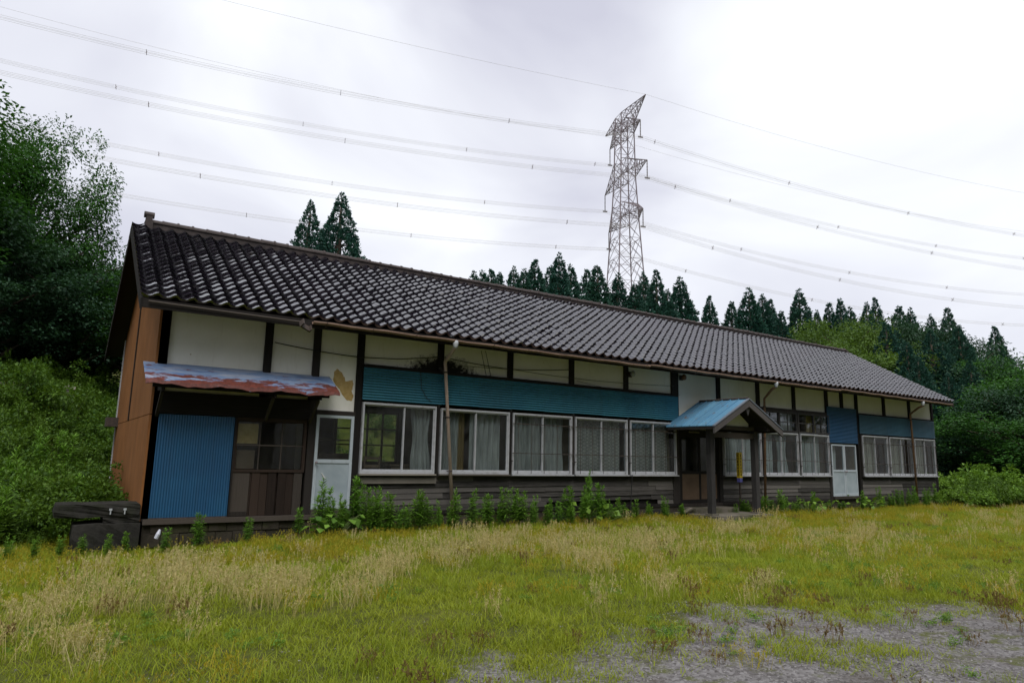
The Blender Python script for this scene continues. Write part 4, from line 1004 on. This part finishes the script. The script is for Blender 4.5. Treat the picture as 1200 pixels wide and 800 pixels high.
for k, (u, v, D) in enumerate(((935,392,66), (965,381,64), (990,378,60), (1012,386,62), (1000,402,52), (960,405,56))):
    broad_at(u, v, D, BL[k % 2], 1.05, 'pale green rounded tree in the wood behind the far roof end', 'pale trees behind the far roof end')
for k, (u, v, D) in enumerate(((1020,366,74), (1100,378,70), (1118,395,62), (1085,410,58), (1060,375,76))):
    broad_at(u, v, D, BD[k % 2], 1.0, 'dark bushy tree in the wood beyond the far gable', 'dark trees beyond the far gable')
for k, (u, v, D) in enumerate(((1140,418,58), (1165,412,56), (1195,418,54), (1225,410,56), (1180,445,47), (1205,440,44), (1150,465,46), (1235,430,46), (1125,470,52), (1165,495,42), (1200,480,40), (1250,400,60))):
    broad_at(u, v, D, (BV[k % 3], BD[k % 2])[k % 2], .95 if D > 45 else .8, '%s %s tree of the wood edge past the house' % ('taller' if D > 50 else 'lower', 'dark' if k % 2 else 'leafy green'), 'wood edge trees, %s %s' % ('taller' if D > 50 else 'lower', 'dark' if k % 2 else 'green'))
# trees across the field behind the viewer: the window glass mirrors them
for k in range(13):
    x = -16+k*6.2; y = -28.5+2.5*math.sin(k*2.2)
    plant_tree('broadleaf_tree', BV[k % 3], x, y, 1.35, 1.75+.2*math.sin(k*1.7), k*1.3, 'tree across the field, seen only mirrored in the window glass', 'trees mirrored in the windows')

# ---- weeds by the house wall
def weed_parts(h, seed, n=130, leaf=.17, mat='weed', wide=.5, stems=5):
    r = np.random.default_rng(seed); st = MB(); ps = []; tt = []
    for k in range(stems):
        ax, ay = r.normal(0, .07, 2)*h*.9; lean = r.normal(0, .06, 2); hh = h*r.uniform(.7, 1) if k else h
        st.tube([(ax, ay, -.05), (ax+lean[0]*.5, ay+lean[1]*.5, hh*.5), (ax+lean[0], ay+lean[1], hh)], [.008, .006, .003], 5)
        m_ = n; t = r.uniform(.12, 1, m_)**.8; a = r.uniform(0, 6.28, m_)
        C = np.stack([ax+lean[0]*t, ay+lean[1]*t, t*hh], -1)
        D = np.stack([np.cos(a), np.sin(a), np.where(t > .85, 1.1, .25)+r.normal(0, .25, m_)], -1)
        s = leaf*(1.25-.65*t)*r.uniform(.7, 1.25, m_); N = np.tile([0, 0, 1.], (m_, 1))+r.normal(0, .3, (m_, 3))
        ps.append(leaves(C, D, N, s, s*.17, r)); tt.append(np.clip(t*.7+r.normal(.15, .15, m_), 0, 1))
    return st.mesh('stem', MT['stem']), leaf_mesh('foliage', ps, MT[mat], r, np.concatenate(tt))
WV = [weed_parts(1.0, 101+k) for k in range(4)]
def plant_two(name, var, x, y, s, rz, label, cat, group=None, z=None):
    o = empty(name, (x, y, float(height(x, y)) if z is None else z), rz, s); tag(o, label, cat, group)
    add('stem', var[0], o); add('foliage', var[1], o); return o
weeds = [(353,592),(383,562),(391,585),(417,558),(428,568),(434,580),(447,586),(456,574),(490,574),(500,582),(514,586),(553,600),(570,588),(604,572),(613,574),(641,590),(655,585),(690,552),(683,573),(700,566),(718,592),(730,588),(745,585),(800,589),
         (862,588),(869,584),(877,590),(905,590),(915,578),(930,592),(942,589),(952,584),(962,595),(985,592),(1020,592),(1046,588),(1056,579),(1064,577),(1074,582),(1088,580),(897,586),(921,584),(936,586),(972,590),(1012,588),(1034,586),(1042,582),(1050,578),(1070,574),(1082,576),(1094,572),(405,585),(442,578),(470,590),(528,595),(585,590),(625,588),(670,588),(710,584),(760,592),(780,594)]
_wr = np.random.default_rng(77)
for u in np.arange(382, 1098, 19):
    if not 800 < u < 858: weeds.append((float(u+_wr.uniform(-3, 3)), float(_wr.uniform(568, 598)+(4 if u > 850 else 0))))
near = {383: 'in front of the white door', 417: 'beside the white door', 490: 'under the wide window', 604: 'under the first barred window', 690: 'tallest under the lattice-curtain window', 800: 'beside the porch step', 869: 'around the foot of the yellow sign post', 915: 'beyond the porch post', 1064: 'near the last downpipe'}
for k, (u, vt) in enumerate(weeds):
    y = -.30-.40*abs(math.sin(k*2.4)); y = y-.9 if 855 < u < 880 and False else y
    P = on_y(u, vt-(5 if u > 880 else 0), y); hh = max(.3, float(P[2])-.02)
    if u in near: lab, gr = 'feathery green weed %s' % near[u], None
    else:
        bay = next(b for lim, b in ((3.7, 'the white door'), (5.45, 'the wide window'), (7.3, 'the window behind the beige downpipe'), (9.1, 'the first barred window'), (12.8, 'the lattice-curtain windows'), (16.4, 'the porch and sign post'),
                                    (20.0, 'the windows with the transom'), (21.8, 'the double door'), (99, 'the windows past the double door')) if float(P[0]) < lim)
        lab, gr = 'feathery green weed at the foot of the wall by '+bay, 'weeds by '+bay
    plant_two('weed', WV[k % 4], float(P[0]), y, (max(.55, hh)*(.85+.25*math.sin(k)), )*2+(hh,), k*1.1, lab, 'weed', gr)
for k, (u, vt, y) in enumerate(((195,622,-.5), (147,630,-.45), (126,636,-.6), (95,640,-.5), (70,636,-.5), (232,607,-.3), (291,611,-.35), (40,640,-.6), (10,632,-.5))):
    P = on_y(u, vt, y); hh = max(.3, float(P[2])-float(height(P[0], y)))
    plant_two('weed', WV[(k+2) % 4], float(P[0]), y, hh*1.15, k*1.7, 'low bright weed before the dark slab and footing at the left corner', 'weed', 'weeds before the left corner')
for k in range(22):
    x = -.75-2.6*_wr.uniform(0, 1); y = 1.0+6.5*_wr.uniform(0, 1)**1.4; hh = _wr.uniform(.8, 1.5)
    plant_two('weed', WV[k % 4], x, y, (hh*.9, hh*.9, hh), k*1.4, 'tall feathery weed rising from the left bank beside the brown gable', 'weed', 'tall weeds on the left bank')
# big-leaved plants
def bigleaf_parts(seed, n=26, leaf=.2, h=.5, mat='shrub', spread=.35):
    r = np.random.default_rng(seed); st = MB(); C = np.stack([r.normal(0, spread, n), r.normal(0, spread, n), h*r.uniform(.35, 1, n)], -1)
    for c in C: st.tube([(c[0]*.2, c[1]*.2, -.03), (c[0]*.7, c[1]*.7, c[2]*.8), tuple(c)], [.008, .006, .004], 4)
    D = unit(np.stack([C[:, 0], C[:, 1], np.full(n, -.1)], -1)+r.normal(0, .3, (n, 3))); s = leaf*r.uniform(.6, 1.2, n)
    V, F = leaves(C, D, np.tile([0, 0, 1.], (n, 1))+r.normal(0, .3, (n, 3)), s, s*.95, r, .08)
    return st.mesh('stem', MT['stem']), leaf_mesh('foliage', [(V, F)], MT[mat], r)
BG = [bigleaf_parts(120+k) for k in range(2)]
for k, (u, v, lab) in enumerate(((392,606,'round-leaved creeper in front of the white door step'), (697,598,'round-leaved creeper below the lattice-curtain window'), (950,580,'round-leaved plant below the window next to the double door'), (1021,598,'round-leaved plant beside the double door step'))):
    P = on_y(u, v, -.75); plant_two('creeper', BG[k % 2], float(P[0]), -.75, .9, k*2.0, lab, 'plant')
# shrubs at the far right corner
def shrub_parts(seed, n=1300, leaf=.13, mat='shrub'):
    r = np.random.default_rng(seed); st = MB(); cl = np.stack([r.normal(0, .42, 16), r.normal(0, .42, 16), r.uniform(.35, 1.0, 16)], -1)
    for c in cl: st.tube([(c[0]*.2, c[1]*.2, -.05), (c[0]*.6, c[1]*.6, c[2]*.6), tuple(c)], [.02, .012, .005], 5)
    i = r.integers(0, 16, n); dd = rand_dirs(n, r); C = cl[i]+dd*.22*r.uniform(.4, 1, n)[:, None]; C[:, 2] = np.abs(C[:, 2])
    s = leaf*r.uniform(.6, 1.2, n); V, F = leaves(C, unit(dd+rand_dirs(n, r)*.5), np.tile([0, 0, 1.], (n, 1))+r.normal(0, .4, (n, 3)), s, s*.6, r)
    return st.mesh('stem', MT['stem']), leaf_mesh('foliage', [(V, F)], MT[mat], r)
SV = [shrub_parts(140+k) for k in range(2)]; SVd = [shrub_parts(150+k, 2400, .085, 'under') for k in range(2)]
for k, (u, v, D) in enumerate(((1108,556,33), (1125,562,34), (1143,547,37), (1160,549,36), (1180,556,36), (1197,568,33), (1112,575,30), (1150,572,31), (1215,560,35))):
    P = at_dist(u, v, D); z0 = float(height(P[0], P[1])); h = max(.5, float(P[2])-z0)
    plant_two('shrub', SV[k % 2], float(P[0]), float(P[1]), (h*.95, h*.95, h*.92), k*1.9, 'bright green leafy shrub past the far corner of the house', 'shrub', 'shrubs past the far corner')
for k, (x, y, h, lab) in enumerate(((-2.4, 10.6, 1.3, 'round bush on the left bank under the trees'), (-1.1, 10.6, 1.3, 'bush on the left bank against the brown gable'), (-1.6, 8.2, .8, 'lower leafy bush on the left bank beside the gable'), (-3.4, 8.2, .7, 'spreading low bush in the middle of the left bank'), (-.9, 6.6, .8, 'bush at the rear edge of the brown gable'), (-4.2, 11.4, 1.0, 'dark bush at the top of the left bank'))):
    plant_two('bush', SVd[k % 2], x, y, (h*1.0, h*1.0, h), k*1.3, lab, 'bush')
# weathered rail on the bank
fc = tag(empty('wooden_fence', (-2.6, 11.6, float(height(-2.6, 11.6)))), 'short pale wooden rail fence on top of the left bank', 'fence')
for k in range(4): MB().bar((-1.2+k*.9, 0, -.2), (-1.2+k*.9, 0, .55), .07).build('post', MT['lightwood'], fc)
for z in (.2, .42): MB().box(-1.4, 1.7, -.06, -.035, z, z+.09).build('rail', MT['lightwood'], fc)

# ------------------------------------------------------------------ grass and ground cover (uncountable): points + instancing
def scatter(name, label, cat, P, rot, scl, variants, idx):
    coll = bpy.data.collections.new(name+'_source')
    for k, me in enumerate(variants):
        coll.objects.link(bpy.data.objects.new('%s_clump_%02d' % (name, k), me))
    me = bpy.data.meshes.new(name); me.vertices.add(len(P)); me.vertices.foreach_set('co', np.ascontiguousarray(P, dtype=np.float32).ravel())
    a = me.attributes.new('rot', 'FLOAT_VECTOR', 'POINT'); a.data.foreach_set('vector', np.ascontiguousarray(rot, dtype=np.float32).ravel())
    a = me.attributes.new('scl', 'FLOAT_VECTOR', 'POINT'); a.data.foreach_set('vector', np.ascontiguousarray(scl, dtype=np.float32).ravel())
    a = me.attributes.new('idx', 'INT', 'POINT'); a.data.foreach_set('value', np.ascontiguousarray(idx, dtype=np.int32))
    o = bpy.data.objects.new(name, me); COL.objects.link(o); tag(o, label, cat, kind='stuff')
    g = bpy.data.node_groups.new(name, 'GeometryNodeTree')
    g.interface.new_socket('Geometry', in_out='INPUT', socket_type='NodeSocketGeometry'); g.interface.new_socket('Geometry', in_out='OUTPUT', socket_type='NodeSocketGeometry')
    gi = g.nodes.new('NodeGroupInput'); go = g.nodes.new('NodeGroupOutput'); ip = g.nodes.new('GeometryNodeInstanceOnPoints')
    ci = g.nodes.new('GeometryNodeCollectionInfo'); ci.inputs['Collection'].default_value = coll; ci.inputs['Separate Children'].default_value = True; ci.inputs['Reset Children'].default_value = True
    def na(nm_, ty):
        n = g.nodes.new('GeometryNodeInputNamedAttribute'); n.data_type = ty; n.inputs['Name'].default_value = nm_; return n.outputs[0]
    l = g.links.new
    l(gi.outputs[0], ip.inputs['Points']); l(ci.outputs[0], ip.inputs['Instance']); ip.inputs['Pick Instance'].default_value = True
    l(na('idx', 'INT'), ip.inputs['Instance Index']); l(na('rot', 'FLOAT_VECTOR'), ip.inputs['Rotation']); l(na('scl', 'FLOAT_VECTOR'), ip.inputs['Scale'])
    l(ip.outputs[0], go.inputs[0]); md = o.modifiers.new('scatter', 'NODES'); md.node_group = g
    return o
def tuft(seed, n, h, spread, width, mat, lean=.35, curl=.35, heads=0):
    """blades of three quads each; heads = feathery seed tops"""
    r = np.random.default_rng(seed)
    B = np.stack([r.normal(0, spread, n), r.normal(0, spread, n), np.full(n, -.01)], -1)
    a = r.uniform(0, 6.28, n); hh = h*r.uniform(.45, 1.1, n); d = np.stack([np.cos(a), np.sin(a), np.zeros(n)], -1)
    s = np.stack([-np.sin(a+r.normal(0, .6, n)), np.cos(a), np.zeros(n)], -1); L_ = np.abs(r.normal(0, lean, n))+.05
    Vs = []
    for t, wf in ((0, 1), (.4, .85), (.75, .55), (1, .08)):
        c = B+d*(L_*hh*t+curl*hh*t**3*.5)[:, None]; c[:, 2] += hh*(t-.25*curl*t**3)
        Vs += [c-s*(width*wf*.5), c+s*(width*wf*.5)]
    V = np.stack(Vs, 1).reshape(-1, 3); b = np.arange(n)[:, None]*8
    F = np.concatenate([b+np.array([[0,1,3,2]]), b+np.array([[2,3,5,4]]), b+np.array([[4,5,7,6]])], 1).reshape(-1, 4)
    tint = np.repeat(r.uniform(0, 1, n), 3); parts = [(V, F)]
    if heads:
        tip = V.reshape(n, 8, 3)[:, 6]; k = heads; i = r.integers(0, n, k*14); C = tip[i]-np.stack([np.zeros(k*14), np.zeros(k*14), r.uniform(0, .28, k*14)*hh[i]], -1)
        D = unit(r.normal(0, .5, (k*14, 3))+np.array([0, 0, .9])); parts.append(leaves(C, D, rand_dirs(k*14, r), .028, .007, r)); tint = np.concatenate([tint, r.uniform(.4, 1, k*14)])
    return leaf_mesh('tuft', parts, MT[mat], r, tint)
def field(n, x0, x1, y0, y1, r):
    return r.uniform(x0, x1, n), r.uniform(y0, y1, n)
def in_view(x, y, z, m=1.25):
    d = np.stack([x, y, z], -1)-CAM; zz = d@_fw; u = (d@_rt)/np.maximum(zz, .01)*FPX; v = (d@_up)/np.maximum(zz, .01)*FPX
    return (zz > .8) & (np.abs(u) < 600*m+60) & (v > -400*m-60)
def nz(x, y, f, ph): return .5+.5*np.sin(x*f+ph+1.7*np.sin(y*f*.8+ph*2))*np.cos(y*f*1.2-ph+1.3*np.sin(x*f*.6))
def lay(name, label, cat, n, box, dens, variants, sc0, sc1, seed, tilt=.08):
    r = np.random.default_rng(seed); x, y = field(n, *box, r)
    inhouse = (x > -.05) & (x < 27.4) & (y > -.02) & (y < 7.2)
    porch_ = (x > 12.5) & (x < 14.8) & (y > -1.5) & (y < .1); blk = (x > -1.25) & (x < .02) & (y > -.12) & (y < .8)
    z = height(x, y); p = dens(x, y)
    k = (r.uniform(size=n) < p) & ~inhouse & ~porch_ & ~blk & in_view(x, y, z)
    x, y, z = x[k], y[k], z[k]; m_ = len(x)
    s = r.uniform(sc0, sc1, m_); sc_ = np.stack([s, s, s*r.uniform(.75, 1.2, m_)], -1)
    rot = np.stack([r.normal(0, tilt, m_), r.normal(0, tilt, m_), r.uniform(0, 6.28, m_)], -1)
    return scatter(name, label, cat, np.stack([x, y, z], -1), rot, sc_, variants, r.integers(0, len(variants), m_))
T_short = [tuft(201+k, 60, .062, .085, .005, 'g_short', .6, .6) for k in range(3)]
T_green = [tuft(211+k, 40, .135, .075, .0048, 'g_green', .4, .5) for k in range(3)]
T_straw = [tuft(221+k, 20, .30, .08, .0042, 'g_straw', .25, .3, 14) for k in range(3)]
T_gold = [tuft(231+k, 30, .16, .08, .0048, 'g_gold', .35, .4, 8) for k in range(3)]
T_brown = [tuft(241+k, 16, .16, .05, .0045, 'g_brown', .3, .3, 10) for k in range(3)]
FB = (-5, 34, -11.3, 2.5)
def d_short(x, y): return (.4+.60*sm((.85-gravelness(x, y))/.6))*np.where(gravelness(x, y) > .8, np.clip(nz(x, y, 2.0, 1.)*1.7-.75, .04, 1), .4+.6*nz(x, y, 1.3, .4))*np.where(x > 16, .8, 1)
def d_green(x, y): g = gravelness(x, y); return np.where(g > .7, .06*nz(x, y, 3.3, .5), (.08+.92*nz(x, y, 1.0, 2.2)**1.5)*sm((.8-g)/.5)*(.55+.45*sm((y+8)/4)))
def strawzone(x, y):
    band = np.exp(-((y+4.4)/1.9)**2)
    return band*np.clip(nz(x, y, 1.05, 3.1)*1.9-.45, 0, 1)
def d_straw(x, y): g = gravelness(x, y); return np.where(g > .35, 0, strawzone(x, y)*np.interp(x, [-4, 6, 12, 20], [.9, .75, .35, .12])*.75+.04*(nz(x, y, 1.6, .8) > .7))
def d_gold(x, y): g = gravelness(x, y); return np.where(g > .4, .01, np.clip(nz(x, y, .9, 5.2)*1.5-.2, .05, 1)*np.interp(y, [-9, -4, -1.5, -.3, 1], [.10, .25, .75, .7, .1]))
def d_brown(x, y): g = gravelness(x, y); return np.where(g > .85, .25, np.where(g > .3, .30, .05))*nz(x, y, 1.1, 1.9)
lay('short_grass', 'short yellow-green turf covering the field', 'grass', 38000, FB, d_short, T_short, .8, 1.5, 301)
lay('green_grass', 'longer green grass tufts over the field', 'grass', 15000, FB, d_green, T_green, .7, 1.3, 302)
lay('dry_grass', 'pale dry seeding grass in bands before the house', 'grass', 13000, FB, d_straw, T_straw, .7, 1.15, 303)
lay('golden_grass', 'golden tall grass close to the house wall', 'grass', 11000, FB, d_gold, T_gold, .7, 1.25, 304)
lay('brown_grass', 'brown seeding plants at the gravel edge', 'grass', 9000, FB, d_brown, T_brown, .6, 1.2, 305)
lay('clover', 'low broad-leaved weeds growing in patches in the turf', 'weeds', 16000, FB, lambda x, y: np.clip(nz(x, y, 1.4, 4.4)*2.0-1.15, 0, 1)*np.where(gravelness(x, y) > .75, .25, 1)*np.interp(y, [-11, -8, -4], [1, .9, .25]), [shrub_parts(280+k, 150, .24, 'shrub')[1] for k in range(2)], .04, .085, 311)
# undergrowth of the left bank and the far corner
def one_mesh(var):
    s_, f_ = var; return f_
U = [one_mesh(weed_parts(1.0, 260+k, 90, .14, 'under')) for k in range(3)]+[one_mesh(shrub_parts(270+k, 900, .10, 'under')) for k in range(2)]
lay('bank_undergrowth', 'dense green weeds and ferns covering the left bank', 'undergrowth', 5200, (-7, 1.5, .6, 16), lambda x, y: np.where((x < -.25) | (y > 8.2), .15+.65*nz(x, y, 1.6, .7), 0)*np.where((y < 1.4), .5, 1)*np.where((x > -1.5) & (y < 2), .25, 1), U, .25, .95, 306)
lay('corner_undergrowth', 'dense weeds at the wood edge past the house', 'undergrowth', 3600, (26.5, 44, -3.5, 14), lambda x, y: np.where((x > 27.8), sm((y+2.2+.25*np.sin(x))/1.5)*.8, 0), U, .4, .9, 307)
lay('wood_floor_undergrowth', 'low plants on the forest floor behind the house', 'undergrowth', 5000, (-8, 70, 8.5, 34), lambda x, y: np.where(x < 2, .25, .5), U, .6, 1.2, 308)
lay('bank_grass', 'rank yellow-green grass on the left bank', 'grass', 5000, (-6, 1, 3, 13), lambda x, y: np.where((x < -.2) | (y > 8.2), .2+.8*nz(x, y, .9, 1.4), 0)*sm((y-3)/3), T_green+T_short, 2.0, 3.6, 310)
# loose stones of the gravel
def stone(seed):
    import bmesh
    r = np.random.default_rng(seed); bm = bmesh.new(); bmesh.ops.create_icosphere(bm, subdivisions=1, radius=1)
    for v in bm.verts: v.co = Vector(v.co)*float(r.uniform(.75, 1.15)); v.co.z *= .6
    me = bpy.data.meshes.new('stone'); bm.to_mesh(me); bm.free(); me.materials.append(MT['stone']); return me
m = Mat('gravel_stone'); MT['stone'] = m.bsdf(m.mix(m.n('ShaderNodeObjectInfo').outputs['Random'], rgb(.08, .075, .073), rgb(.30, .29, .285)), .9)
lay('gravel', 'loose grey gravel on the bare patch', 'gravel', 60000, (-2, 11, -11.6, -7), lambda x, y: np.where(gravelness(x, y) > .35, .75, .05)*(.4+.6*nz(x, y, 1.5, .3)), [stone(401+k) for k in range(4)], .004, .011, 309, .5)
